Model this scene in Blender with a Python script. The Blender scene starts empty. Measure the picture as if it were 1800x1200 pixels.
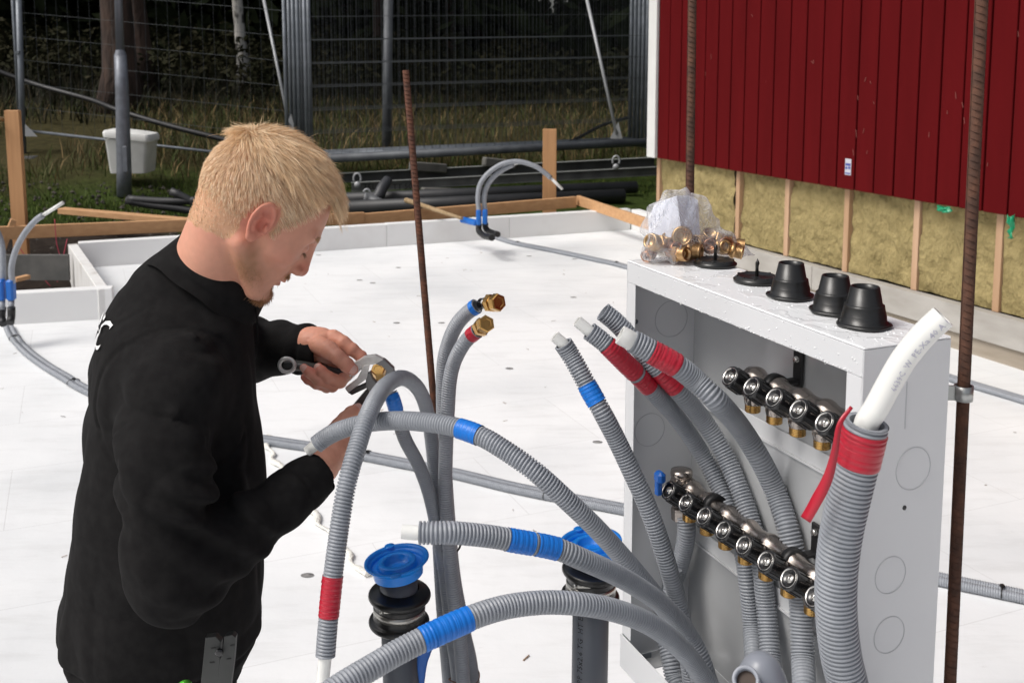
import bpy, math, random
import numpy as np
from mathutils import Matrix, Vector
random.seed(7); RNG = np.random.default_rng(11)
SC = bpy.context.scene
COL = SC.collection
R = math.radians
# ------------------------------------------------------------------ camera
F_PX = 1850.0; PITCH = R(7.0); CAMZ = 1.7; HORIZON = 95.0
PCY = HORIZON + F_PX * math.tan(PITCH)
cam_d = bpy.data.cameras.new('camera'); cam = bpy.data.objects.new('camera', cam_d); COL.objects.link(cam)
cam.location = (0, 0, CAMZ); cam.rotation_euler = (R(90) - PITCH, 0, 0)
cam_d.sensor_fit = 'HORIZONTAL'; cam_d.sensor_width = 36.0; cam_d.lens = 36.0 * F_PX / 1800.0
cam_d.shift_x = 0; cam_d.shift_y = -(600.0 - PCY) / 1800.0
cam_d.clip_start = 0.05; cam_d.clip_end = 400
cam_d.dof.use_dof = True; cam_d.dof.focus_distance = 1.6; cam_d.dof.aperture_fstop = 13.0
SC.camera = cam
# ------------------------------------------------------------------ world and sun (bright overcast)
SUN_EL, SUN_AZ = 52.0, 248.0      # azimuth clockwise from +Y
W = bpy.data.worlds.new('World'); SC.world = W; W.use_nodes = True
nt = W.node_tree; bg = nt.nodes['Background']
sky = nt.nodes.new('ShaderNodeTexSky'); sky.sky_type = 'NISHITA'; sky.sun_disc = False
sky.sun_elevation = R(SUN_EL); sky.sun_rotation = R(SUN_AZ); sky.air_density = 1.0; sky.dust_density = 5.0; sky.ozone_density = 0.6
hs = nt.nodes.new('ShaderNodeHueSaturation'); hs.inputs['Saturation'].default_value = 0.42
nt.links.new(sky.outputs[0], hs.inputs['Color']); nt.links.new(hs.outputs[0], bg.inputs['Color'])
bg.inputs['Strength'].default_value = 0.14
sun_d = bpy.data.lights.new('sun', 'SUN'); sun_d.energy = 2.0; sun_d.angle = R(24); sun_d.color = (1.0, 0.965, 0.92)
sun = bpy.data.objects.new('sun', sun_d); COL.objects.link(sun)
_sv = Vector((math.sin(R(SUN_AZ)) * math.cos(R(SUN_EL)), math.cos(R(SUN_AZ)) * math.cos(R(SUN_EL)), math.sin(R(SUN_EL))))
sun.rotation_euler = _sv.to_track_quat('Z', 'Y').to_euler()
SC.view_settings.view_transform = 'Standard'; SC.view_settings.look = 'None'; SC.view_settings.gamma = 1
SC.view_settings.exposure = -0.12
SC.render.engine = 'CYCLES'
SC.cycles.max_bounces = 8; SC.cycles.transparent_max_bounces = 24

# ------------------------------------------------------------------ pixel helpers (photo pixels 1800x1200)
_ct, _st = math.cos(PITCH), math.sin(PITCH)
def ray(px, py):
    X = (px - 900) / F_PX; Y = -(py - PCY) / F_PX
    v = np.array([X, _ct + Y * _st, -_st + Y * _ct]); return v / v[1]
def P(px, py, d):
    return np.array([0, 0, CAMZ]) + ray(px, py) * d
def G(px, py, z=0.0):
    r = ray(px, py); return np.array([0, 0, CAMZ]) + r * ((z - CAMZ) / r[2])

# ------------------------------------------------------------------ materials
MATS = {}
def mat(name, col, rough=0.5, metal=0.0, col2=None, nscale=8.0, bump=0.0, bscale=60.0, spec=0.5, sss=0.0, coat=0.0, stretch=None, detail=6.0, ramp=(0.35, 0.65), trans=0.0, alpha=1.0, rvar=0.0, sheen=0.0, bdist=0.002):
    if name in MATS: return MATS[name]
    m = bpy.data.materials.new(name); m.use_nodes = True; MATS[name] = m
    t = m.node_tree; b = t.nodes['Principled BSDF']
    b.inputs['Base Color'].default_value = (*col, 1); b.inputs['Roughness'].default_value = rough; b.inputs['Metallic'].default_value = metal
    b.inputs['Specular IOR Level'].default_value = spec
    if sheen: b.inputs['Sheen Weight'].default_value = sheen; b.inputs['Sheen Roughness'].default_value = .6
    if coat: b.inputs['Coat Weight'].default_value = coat; b.inputs['Coat Roughness'].default_value = .1
    if trans: b.inputs['Transmission Weight'].default_value = trans
    if alpha < 1: b.inputs['Alpha'].default_value = alpha
    if sss:
        b.inputs['Subsurface Weight'].default_value = sss; b.inputs['Subsurface Radius'].default_value = (1, .35, .2); b.inputs['Subsurface Scale'].default_value = .006
    tc = t.nodes.new('ShaderNodeTexCoord'); mp = t.nodes.new('ShaderNodeMapping'); t.links.new(tc.outputs['Object'], mp.inputs[0])
    if stretch: mp.inputs['Scale'].default_value = stretch
    if col2 is not None or rvar:
        n = t.nodes.new('ShaderNodeTexNoise'); n.inputs['Scale'].default_value = nscale; n.inputs['Detail'].default_value = detail
        t.links.new(mp.outputs[0], n.inputs['Vector'])
        if col2 is not None:
            r = t.nodes.new('ShaderNodeValToRGB'); r.color_ramp.elements[0].position = ramp[0]; r.color_ramp.elements[1].position = ramp[1]
            r.color_ramp.elements[0].color = (*col, 1); r.color_ramp.elements[1].color = (*col2, 1)
            t.links.new(n.outputs['Fac'], r.inputs[0]); t.links.new(r.outputs[0], b.inputs['Base Color'])
        if rvar:
            mr = t.nodes.new('ShaderNodeMapRange'); mr.inputs[1].default_value = .3; mr.inputs[2].default_value = .7
            mr.inputs[3].default_value = max(0, rough - rvar); mr.inputs[4].default_value = min(1, rough + rvar)
            t.links.new(n.outputs['Fac'], mr.inputs[0]); t.links.new(mr.outputs[0], b.inputs['Roughness'])
    if bump:
        n2 = t.nodes.new('ShaderNodeTexNoise'); n2.inputs['Scale'].default_value = bscale; n2.inputs['Detail'].default_value = 5
        t.links.new(mp.outputs[0], n2.inputs['Vector'])
        bp = t.nodes.new('ShaderNodeBump'); bp.inputs['Strength'].default_value = bump; bp.inputs['Distance'].default_value = bdist
        t.links.new(n2.outputs['Fac'], bp.inputs['Height']); t.links.new(bp.outputs[0], b.inputs['Normal'])
    return m
def vcol_mat(name, rough=.5, sss=0.0, bump=0.0, bscale=200, spec=.5, attr='Col', nvar=0.0, bdist=.001):
    m = mat(name, (1, 1, 1), rough, sss=sss, bump=bump, bscale=bscale, spec=spec, bdist=bdist)
    t = m.node_tree; a = t.nodes.new('ShaderNodeAttribute'); a.attribute_name = attr
    b = t.nodes['Principled BSDF']
    if nvar:
        tc = t.nodes.new('ShaderNodeTexCoord'); n = t.nodes.new('ShaderNodeTexNoise'); n.inputs['Scale'].default_value = 90; n.inputs['Detail'].default_value = 4
        t.links.new(tc.outputs['Object'], n.inputs[0])
        mr = t.nodes.new('ShaderNodeMapRange'); mr.inputs[3].default_value = 1 - nvar; mr.inputs[4].default_value = 1 + nvar
        t.links.new(n.outputs['Fac'], mr.inputs[0])
        vm = t.nodes.new('ShaderNodeVectorMath'); vm.operation = 'SCALE'
        t.links.new(a.outputs['Color'], vm.inputs[0]); t.links.new(mr.outputs[0], vm.inputs['Scale']); t.links.new(vm.outputs[0], b.inputs['Base Color'])
    else:
        t.links.new(a.outputs['Color'], b.inputs['Base Color'])
    return m

# ------------------------------------------------------------------ mesh builder
def nrm(v):
    v = np.asarray(v, float); return v / (np.linalg.norm(v) + 1e-12)
def frame_of(d, up=(0, 0, 1)):
    d = nrm(d); up = np.asarray(up, float)
    if abs(np.dot(d, nrm(up))) > .98: up = np.array([0.0, 1, 0])
    x = nrm(np.cross(up, d)); y = np.cross(d, x); return x, y, d
class MB:
    def __init__(s): s.v = []; s.f = []; s.n = 0; s.sm = []; s.mi = []; s.cur = 0
    def add(s, verts, faces, smooth=False):
        verts = np.asarray(verts, float).reshape(-1, 3)
        s.v.append(verts); o = s.n
        for f in faces: s.f.append([int(i) + o for i in f])
        s.sm += [smooth] * len(faces); s.mi += [s.cur] * len(faces); s.n += len(verts); return s
    def quads(s, verts, q, smooth=True):
        return s.add(verts, np.asarray(q).tolist(), smooth)
    def box(s, c, size, M=None, bevel=0.0):
        x, y, z = np.array(size, float) / 2
        if bevel:
            b = min(bevel, x * .9, y * .9, z * .9); vs = []; 
            for sz in (-1, 1):
                for (ix, iy, iz) in ((x - b, y - b, z), (x, y - b, z - b), (x - b, y, z - b)):
                    pass
            # octagonal-ish prism: bevelled vertical and horizontal edges by three rings
            rings = []
            for zz, ins in ((-z, b), (-z + b, 0), (z - b, 0), (z, b)):
                X, Y = x - ins, y - ins; k = b if ins == 0 else b * .3
                rings.append([(X - k, -Y, zz), (X, -Y + k, zz), (X, Y - k, zz), (X - k, Y, zz), (-X + k, Y, zz), (-X, Y - k, zz), (-X, -Y + k, zz), (-X + k, -Y, zz)])
            vs = [p for r in rings for p in r]; fs = [list(range(7, -1, -1)), list(range(24, 32))]
            for i in range(3):
                for j in range(8): fs.append([i * 8 + j, i * 8 + (j + 1) % 8, (i + 1) * 8 + (j + 1) % 8, (i + 1) * 8 + j])
        else:
            vs = [(i * x, j * y, k * z) for k in (-1, 1) for j in (-1, 1) for i in (-1, 1)]
            fs = [[0, 2, 3, 1], [4, 5, 7, 6], [0, 1, 5, 4], [2, 6, 7, 3], [0, 4, 6, 2], [1, 3, 7, 5]]
        vs = np.array(vs)
        if M is not None: vs = vs @ np.asarray(M).T
        return s.add(vs + np.asarray(c, float), fs)
    def bar(s, a, b, w, h, up=(0, 0, 1), bevel=0.0):
        a = np.asarray(a, float); b = np.asarray(b, float); x, y, d = frame_of(b - a, up)
        return s.box((a + b) / 2, (w, h, np.linalg.norm(b - a)), np.stack([x, y, d], 1), bevel)
    def sweep(s, pts, rad, seg=12, caps=True, smooth=True, closed=False, flat=None, up0=None):
        pts = np.asarray(pts, float); n = len(pts); rad = np.broadcast_to(np.asarray(rad, float), (n,))
        T = np.gradient(pts, axis=0); T /= np.linalg.norm(T, axis=1)[:, None] + 1e-12
        x, y, _ = frame_of(T[0], up0 if up0 is not None else (0, 0, 1)); N = np.zeros((n, 3)); N[0] = x
        for i in range(1, n):
            v = N[i - 1] - T[i] * np.dot(N[i - 1], T[i]); N[i] = v / (np.linalg.norm(v) + 1e-12)
        B = np.cross(T, N); a = np.arange(seg) * 2 * math.pi / seg
        fx = 1.0 if flat is None else flat
        V = pts[:, None, :] + rad[:, None, None] * (np.cos(a)[None, :, None] * N[:, None, :] + fx * np.sin(a)[None, :, None] * B[:, None, :])
        i = np.arange(n - 1)[:, None] * seg; j = np.arange(seg)[None, :]; j2 = (j + 1) % seg
        q = np.stack([i + j, i + j2, i + seg + j2, i + seg + j], -1).reshape(-1, 4)
        fs = q.tolist()
        if caps: fs.append(list(range(seg))[::-1]); fs.append([(n - 1) * seg + k for k in range(seg)])
        s.add(V.reshape(-1, 3), fs, smooth)
        if caps: s.sm[-1] = s.sm[-2] = False
        return s
    def tube(s, a, b, r, r2=None, seg=12, caps=True, smooth=True):
        return s.sweep([a, b], [r, r if r2 is None else r2], seg, caps, smooth)
    def lathe(s, base, axis, prof, seg=32, smooth=True, capends=True, up0=None):
        x, y, d = frame_of(axis, up0 if up0 is not None else (0, 0, 1)); a = np.arange(seg) * 2 * math.pi / seg
        base = np.asarray(base, float); V = []
        for (r, h) in prof: V.append(base + d * h + r * (np.cos(a)[:, None] * x + np.sin(a)[:, None] * y))
        n = len(prof); V = np.concatenate(V); fs = []
        for i in range(n - 1):
            for j in range(seg): fs.append([i * seg + j, i * seg + (j + 1) % seg, (i + 1) * seg + (j + 1) % seg, (i + 1) * seg + j])
        k = len(fs)
        if capends:
            if prof[0][0] > 0: fs.append(list(range(seg))[::-1])
            if prof[-1][0] > 0: fs.append([(n - 1) * seg + q for q in range(seg)])
        s.add(V, fs, smooth)
        for q in range(k, len(fs)): s.sm[len(s.sm) - len(fs) + q] = False
        return s
    def build(s, name, m, parent=None, loc=None, rot=None, sharp=None):
        V = np.concatenate(s.v) if s.v else np.zeros((0, 3))
        me = bpy.data.meshes.new(name); 
        o = bpy.data.objects.new(name, me); COL.objects.link(o)
        if parent is not None: inv = np.array(XF[parent.name].inverted())
        elif loc is not None:
            M = Matrix.Translation(Vector(loc)); XF[o.name] = M; inv = np.array(M.inverted())
        else: inv = None; XF[o.name] = Matrix.Identity(4)
        if inv is not None: V = V @ inv[:3, :3].T + inv[:3, 3]
        me.from_pydata(V.tolist(), [], s.f)
        me.polygons.foreach_set('use_smooth', s.sm)
        ms = m if isinstance(m, (list, tuple)) else [m]
        for q in ms: me.materials.append(q)
        if len(ms) > 1: me.polygons.foreach_set('material_index', s.mi)
        if sharp: me.set_sharp_from_angle(angle=R(sharp))
        me.update()
        if parent is not None: o.parent = parent; XF[o.name] = XF[parent.name]
        elif loc is not None: o.location = loc
        return o
XF = {}
def thing(name, label, cat, loc=(0, 0, 0), group=None):
    o = bpy.data.objects.new(name, None); COL.objects.link(o); o.empty_display_size = .05
    o.location = tuple(float(q) for q in loc); XF[o.name] = Matrix.Translation(o.location)
    return tag(o, label, cat, group)
def tag(o, label, cat, group=None):
    o['label'] = label; o['category'] = cat; o['kind'] = 'thing'
    if group: o['group'] = group
    return o
def struct(o, kind='structure'): o['kind'] = kind; return o
def dup(root, delta, label=None, rz=0.0, scale=None):
    c = root.copy(); COL.objects.link(c); c.location = root.location + Vector(delta); c.rotation_euler.z += rz
    if scale: c.scale = scale
    if label: c['label'] = label
    XF[c.name] = Matrix.Identity(4)
    for ch in list(root.children):
        d = ch.copy(); COL.objects.link(d); d.parent = c
        for g in list(ch.children):
            e = g.copy(); COL.objects.link(e); e.parent = d
    return c
def catmull(pts, step=.01):
    p = np.asarray(pts, float)
    p = np.vstack([2 * p[0] - p[1], p, 2 * p[-1] - p[-2]]); out = []
    for i in range(1, len(p) - 2):
        p0, p1, p2, p3 = p[i - 1], p[i], p[i + 1], p[i + 2]
        t = np.linspace(0, 1, 24, endpoint=False)[:, None]
        out.append(.5 * ((2 * p1) + (-p0 + p2) * t + (2 * p0 - 5 * p1 + 4 * p2 - p3) * t ** 2 + (-p0 + 3 * p1 - 3 * p2 + p3) * t ** 3))
    out.append(p[-2][None]); q = np.vstack(out)
    for _ in range(2): q[1:-1] = .25 * q[:-2] + .5 * q[1:-1] + .25 * q[2:]
    L = np.concatenate([[0], np.cumsum(np.linalg.norm(np.diff(q, axis=0), axis=1))])
    n = max(3, int(L[-1] / step) + 1); s = np.linspace(0, L[-1], n)
    return np.stack([np.interp(s, L, q[:, k]) for k in range(3)], 1), s
def text_mesh(body, size, fn, name, m, parent, extr=0.0, loc=None, res=2, sub=3):
    """lettering: fn(u, v, w) -> world position; u along the line, v up, w outward"""
    c = bpy.data.curves.new('t', 'FONT'); c.body = body; c.size = size; c.resolution_u = res; c.extrude = extr
    ob = bpy.data.objects.new('t', c); COL.objects.link(ob); bpy.context.view_layer.update()
    me = bpy.data.meshes.new_from_object(ob.evaluated_get(bpy.context.evaluated_depsgraph_get()))
    bpy.data.objects.remove(ob)
    vs = [v.co.copy() for v in me.vertices]; fs = [list(p.vertices) for p in me.polygons]
    mb = MB(); mb.add([fn(v.x, v.y, v.z) for v in vs], fs)
    bpy.data.meshes.remove(me)
    return mb.build(name, m, parent, loc)
# value noise for geometry
def hnoise(p, s=1.0, seed=0):
    p = np.asarray(p, float) * s + seed * 17.3; i = np.floor(p).astype(np.int64); f = p - i; f = f * f * (3 - 2 * f); out = 0
    for dx in (0, 1):
        for dy in (0, 1):
            for dz in (0, 1):
                h = ((i[..., 0] + dx) * 73856093) ^ ((i[..., 1] + dy) * 19349663) ^ ((i[..., 2] + dz) * 83492791)
                h = (h ^ (h >> 13)) * 1274126177 & 0x7fffffff; h = (h ^ (h >> 16)) & 0xffff
                w = (f[..., 0] if dx else 1 - f[..., 0]) * (f[..., 1] if dy else 1 - f[..., 1]) * (f[..., 2] if dz else 1 - f[..., 2])
                out = out + w * (h / 65535.0)
    return out * 2 - 1
# ================================================================== SETTING
# --- foam slab
M_foam = mat('white_foam', (.80, .80, .795), .75, col2=(.72, .71, .70), nscale=3.0, ramp=(.55, .8), bump=.25, bscale=180, bdist=.0015)
def foam_slab_mat():
    m = bpy.data.materials.new('foam_slab'); m.use_nodes = True; t = m.node_tree; b = t.nodes['Principled BSDF']; L = t.links
    N = t.nodes.new; b.inputs['Roughness'].default_value = .7; b.inputs['Specular IOR Level'].default_value = .3
    tc = N('ShaderNodeTexCoord'); mp = N('ShaderNodeMapping'); mp.inputs['Rotation'].default_value = (0, 0, R(-22.5)); mp.inputs['Location'].default_value = (.31, .17, 0)
    L.new(tc.outputs['Object'], mp.inputs[0])
    br = N('ShaderNodeTexBrick'); br.inputs['Scale'].default_value = 1.0; br.inputs['Brick Width'].default_value = 1.2; br.inputs['Row Height'].default_value = .6
    br.inputs['Mortar Size'].default_value = .0016; br.inputs['Mortar Smooth'].default_value = .2; br.inputs['Color1'].default_value = (.835, .845, .85, 1); br.inputs['Color2'].default_value = (.815, .825, .83, 1); br.inputs['Mortar'].default_value = (.68, .68, .68, 1)
    L.new(mp.outputs[0], br.inputs['Vector'])
    # faint streaky dirt
    mp2 = N('ShaderNodeMapping'); mp2.inputs['Rotation'].default_value = (0, 0, R(-22.5)); mp2.inputs['Scale'].default_value = (1, 5, 1); L.new(tc.outputs['Object'], mp2.inputs[0])
    n1 = N('ShaderNodeTexNoise'); n1.inputs['Scale'].default_value = 2.6; n1.inputs['Detail'].default_value = 9; n1.inputs['Roughness'].default_value = .68; L.new(mp2.outputs[0], n1.inputs['Vector'])
    r1 = N('ShaderNodeValToRGB'); r1.color_ramp.elements[0].position = .50; r1.color_ramp.elements[1].position = .72; r1.color_ramp.elements[0].color = (1, 1, 1, 1); r1.color_ramp.elements[1].color = (.70, .69, .67, 1); L.new(n1.outputs['Fac'], r1.inputs[0])
    mx = N('ShaderNodeMixRGB'); mx.blend_type = 'MULTIPLY'; mx.inputs[0].default_value = .32; L.new(br.outputs['Color'], mx.inputs[1]); L.new(r1.outputs[0], mx.inputs[2])
    # broad soft damp patches
    n3 = N('ShaderNodeTexNoise'); n3.inputs['Scale'].default_value = .9; n3.inputs['Detail'].default_value = 4; L.new(tc.outputs['Object'], n3.inputs['Vector'])
    r3 = N('ShaderNodeValToRGB'); r3.color_ramp.elements[0].position = .42; r3.color_ramp.elements[1].position = .72; r3.color_ramp.elements[0].color = (1, 1, 1, 1); r3.color_ramp.elements[1].color = (.80, .81, .82, 1); L.new(n3.outputs['Fac'], r3.inputs[0])
    mx3 = N('ShaderNodeMixRGB'); mx3.blend_type = 'MULTIPLY'; mx3.inputs[0].default_value = 1; L.new(mx.outputs[0], mx3.inputs[1]); L.new(r3.outputs[0], mx3.inputs[2])
    # footprints and scuffs: small sparse marks
    mp4 = N('ShaderNodeMapping'); mp4.inputs['Scale'].default_value = (1, 2.2, 1); mp4.inputs['Rotation'].default_value = (0, 0, R(12)); L.new(tc.outputs['Object'], mp4.inputs[0])
    n4 = N('ShaderNodeTexNoise'); n4.inputs['Scale'].default_value = 21; n4.inputs['Detail'].default_value = 10; n4.inputs['Roughness'].default_value = .72; L.new(mp4.outputs[0], n4.inputs['Vector'])
    r4 = N('ShaderNodeValToRGB'); r4.color_ramp.elements[0].position = .64; r4.color_ramp.elements[1].position = .71; r4.color_ramp.elements[0].color = (1, 1, 1, 1); r4.color_ramp.elements[1].color = (.6, .57, .53, 1); L.new(n4.outputs['Fac'], r4.inputs[0])
    mx4 = N('ShaderNodeMixRGB'); mx4.blend_type = 'MULTIPLY'; mx4.inputs[0].default_value = .45; L.new(mx3.outputs[0], mx4.inputs[1]); L.new(r4.outputs[0], mx4.inputs[2])
    L.new(mx4.outputs[0], b.inputs['Base Color'])
    n2 = N('ShaderNodeTexNoise'); n2.inputs['Scale'].default_value = 14; n2.inputs['Detail'].default_value = 9; L.new(tc.outputs['Object'], n2.inputs['Vector'])
    bp = N('ShaderNodeBump'); bp.inputs['Strength'].default_value = .5; bp.inputs['Distance'].default_value = .004; L.new(n2.outputs['Fac'], bp.inputs['Height']); L.new(bp.outputs[0], b.inputs['Normal'])
    return m
M_slab = foam_slab_mat()
def wallpt(s, off=0.0, z=0.0):      # point on the house wall plane; s metres from the right frame edge towards the corner
    return np.array([2.72 - .4179 * s + .9085 * off, 5.6 + .9085 * s + .4179 * off, z])
KBL = np.array([-3.47, 8.28]); KBR = np.array([1.16, 10.14]); KN = np.array([-2.60, 6.66]); KFL = np.array([-9.0, 4.95])
poly = [(8.5, -5), tuple(wallpt(3.4, .3)[:2]), tuple(KBR), tuple(KBL), tuple(KN), tuple(KFL), (-9.5, -5)]
mb = MB(); n = len(poly)
mb.add([(x, y, 0) for x, y in poly] + [(x, y, -.3) for x, y in poly], [list(range(n))] + [[i, n + i, n + (i + 1) % n, (i + 1) % n] for i in range(n)])
struct(mb.build('floor_slab', M_slab))
# dark holes and wood chips strewn on the slab
mb = MB()
for k in range(260):
    x = RNG.uniform(-6, 5); y = RNG.uniform(2.6, 9.5)
    if y > 6 and x < -2.4: continue
    if x > 2.72 - .46 * (y - 5.6) - .3 and y > 5: continue
    a = RNG.uniform(0, 6.28); L_ = RNG.uniform(.008, .035); w = RNG.uniform(.0015, .004)
    c = np.array([x, y, .003]); d = np.array([math.cos(a), math.sin(a), RNG.uniform(-.1, .15)])
    mb.bar(c - d * L_ / 2, c + d * L_ / 2, w, w * .5)
struct(mb.build('wood_chip_litter', mat('chips', (.28, .17, .09), .8, col2=(.12, .10, .09), nscale=3)), 'stuff')
mb = MB()
for (px, py) in ((1050, 776), (850, 588), (697, 567), (776, 567), (632, 492), (655, 497), (560, 448), (700, 470), (895, 647), (1008, 522), (930, 450), (745, 500), (1010, 455), (480, 640), (540, 1010), (1090, 575)):
    c = G(px, py, .0025); a = np.arange(12) * math.pi / 6
    mb.add([c + np.array([.022 * math.cos(t), .015 * math.sin(t), 0]) for t in a], [list(range(12))])
struct(mb.build('screw_hole_marks', mat('hole_dark', (.10, .10, .10), .8, col2=(.35, .34, .33), nscale=40)), 'stuff')
# yellowish expanding foam bead left on slab behind the man
pts = [G(470, 765, .01), G(478, 800, .01), G(520, 860, .01), G(560, 915, .01), G(600, 960, .01), G(640, 1010, .01)]
q, s = catmull(pts, .02); rr = .005 + .004 * np.sin(s * 23) + .003 * np.sin(s * 61); q[:, 0] += .012 * np.sin(s * 37)
tag(MB().sweep(q, np.abs(rr) + .006, 10, flat=.5, up0=(0, 0, 1)).build('foam_bead', mat('pu_foam', (.80, .79, .73), .6, bump=.8, bscale=80, bdist=.01), loc=tuple(q[0])), 'pale yellow line of squeezed out expanding foam on the white slab beside the man', 'foam bead')

# --- upstand foam boards around the slab
def kerb(name, a, b, h=.2, th=.09, inset=0.0, label='', nseg=4):
    a = np.array(a, float); b = np.array(b, float); d = nrm(b - a); nn = np.array([-d[1], d[0]]); L_ = np.linalg.norm(b - a)
    mb = MB(); cut = [0] + sorted([(k + 1) / nseg + RNG.uniform(-.02, .02) for k in range(nseg - 1)]) + [1]
    for i in range(nseg):
        p = a + d * (L_ * cut[i] + .0015) + nn * th / 2; q = a + d * (L_ * cut[i + 1] - .0015) + nn * th / 2; hh = h + RNG.uniform(-.004, .004)
        mb.box(((p[0] + q[0]) / 2, (p[1] + q[1]) / 2, hh / 2 - .1), (np.linalg.norm(q - p), th, hh + .2), np.array([[d[0], nn[0], 0], [d[1], nn[1], 0], [0, 0, 1]]), .004)
    return tag(mb.build(name, M_foam, loc=(a[0], a[1], 0)), label, 'foam board')
kerb('foam_edge_board', KBL + [0.004, .002], KBR, label='long white foam edge board along the far side of the slab')
kerb('foam_edge_board', KBR + np.array([.001, -.001]), wallpt(2.2, .25)[:2] + [0, 0.0], label='white foam edge board running from the far slab corner towards the red house', nseg=2)
_o = kerb('foam_edge_board', KN, KBL, th=.07, label='short white foam edge board turning away from the slab behind the man, dirty outer face', nseg=2)
_o.data.materials[0] = mat('foam_dirty', (.74, .735, .72), .8, col2=(.46, .42, .38), nscale=5, ramp=(.5, .75), stretch=(1, 1, .35), bump=.2, bscale=60)
kerb('foam_edge_board', KFL, KN + [.02, .0], label='white foam edge board at left edge of photo behind the blue pipe bends', nseg=3)

# --- terrain
def terr(x, y):
    y = np.asarray(y, float); x = np.asarray(x, float)
    yy = y + .42 * (-x) * .0
    e = yy - (9.75 + .40 * x)                     # distance past the far slab edge line
    z = np.where(e > 0, -.06 + .135 * np.clip(e, 0, 3.0) + .10 * np.clip(e - 3, 0, 12) + .05 * np.clip(e - 15, 0, 40), -.12)
    z = np.where((e <= 0), -.12 + .05 * np.clip(e + 1, 0, 1), z)
    return z
def build_ground():
    xs = np.concatenate([np.linspace(-60, -14, 14), np.linspace(-13, 10, 93), np.linspace(11, 60, 14)])
    ys = np.concatenate([np.linspace(-30, 4, 8), np.linspace(4.3, 26, 110), np.linspace(27, 110, 20)])
    Xg, Yg = np.meshgrid(xs, ys); Z = terr(Xg, Yg)
    Pn = np.stack([Xg, Yg, 0 * Xg], -1)
    e = Yg - (9.75 + .40 * Xg)
    Z = Z + np.where(Yg > 6, .05 * hnoise(Pn, .9) + .025 * hnoise(Pn, 3.1, 2), 0)
    Z = np.where((Z > -.31) & (((Yg < 6.6) ) | ((e < .35) & (Xg > -3.4))), -.33 + 0 * Z, Z)
    h, w = Xg.shape; V = np.stack([Xg, Yg, Z], -1).reshape(-1, 3)
    i = np.arange(h - 1)[:, None] * w + np.arange(w - 1)[None]; q = np.stack([i, i + 1, i + w + 1, i + w], -1).reshape(-1, 4)
    m = bpy.data.materials.new('ground'); m.use_nodes = True; t = m.node_tree; N = t.nodes.new; L = t.links; b = t.nodes['Principled BSDF']; b.inputs['Roughness'].default_value = .95; b.inputs['Specular IOR Level'].default_value = .1
    tc = N('ShaderNodeTexCoord'); a = N('ShaderNodeAttribute'); a.attribute_name = 'Col'
    n1 = N('ShaderNodeTexNoise'); n1.inputs['Scale'].default_value = 9; n1.inputs['Detail'].default_value = 10; n1.inputs['Roughness'].default_value = .75; L.new(tc.outputs['Object'], n1.inputs[0])
    mr = N('ShaderNodeMapRange'); mr.inputs[1].default_value = .3; mr.inputs[2].default_value = .7; mr.inputs[3].default_value = .45; mr.inputs[4].default_value = 1.6; L.new(n1.outputs['Fac'], mr.inputs[0])
    vm = N('ShaderNodeVectorMath'); vm.operation = 'SCALE'; L.new(a.outputs['Color'], vm.inputs[0]); L.new(mr.outputs[0], vm.inputs['Scale']); L.new(vm.outputs[0], b.inputs['Base Color'])
    bp = N('ShaderNodeBump'); bp.inputs['Strength'].default_value = .9; bp.inputs['Distance'].default_value = .05; L.new(n1.outputs['Fac'], bp.inputs['Height']); L.new(bp.outputs[0], b.inputs['Normal'])
    o = MB().quads(V, q).build('ground', m)
    P3 = np.stack([V[:, 0], V[:, 1], 0 * V[:, 0]], 1); e = V[:, 1] - (9.75 + .40 * V[:, 0]); nz = hnoise(P3, .8, 5) * .7 + .35 * hnoise(P3, 2.5, 6)
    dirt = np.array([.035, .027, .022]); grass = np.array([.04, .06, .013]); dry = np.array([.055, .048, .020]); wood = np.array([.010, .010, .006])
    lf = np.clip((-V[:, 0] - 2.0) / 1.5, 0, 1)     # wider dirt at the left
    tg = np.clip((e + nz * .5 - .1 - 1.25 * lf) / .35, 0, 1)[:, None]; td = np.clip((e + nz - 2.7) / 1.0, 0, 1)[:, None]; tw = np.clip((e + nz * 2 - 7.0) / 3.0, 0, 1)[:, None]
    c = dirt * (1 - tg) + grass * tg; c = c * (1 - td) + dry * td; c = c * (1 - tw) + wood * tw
    at = o.data.color_attributes.new('Col', 'FLOAT_COLOR', 'POINT'); at.data.foreach_set('color', np.concatenate([c, np.ones((len(c), 1))], 1).ravel())
    return struct(o)
build_ground()
def gz(x, y): return float(terr(x, y))

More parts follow.
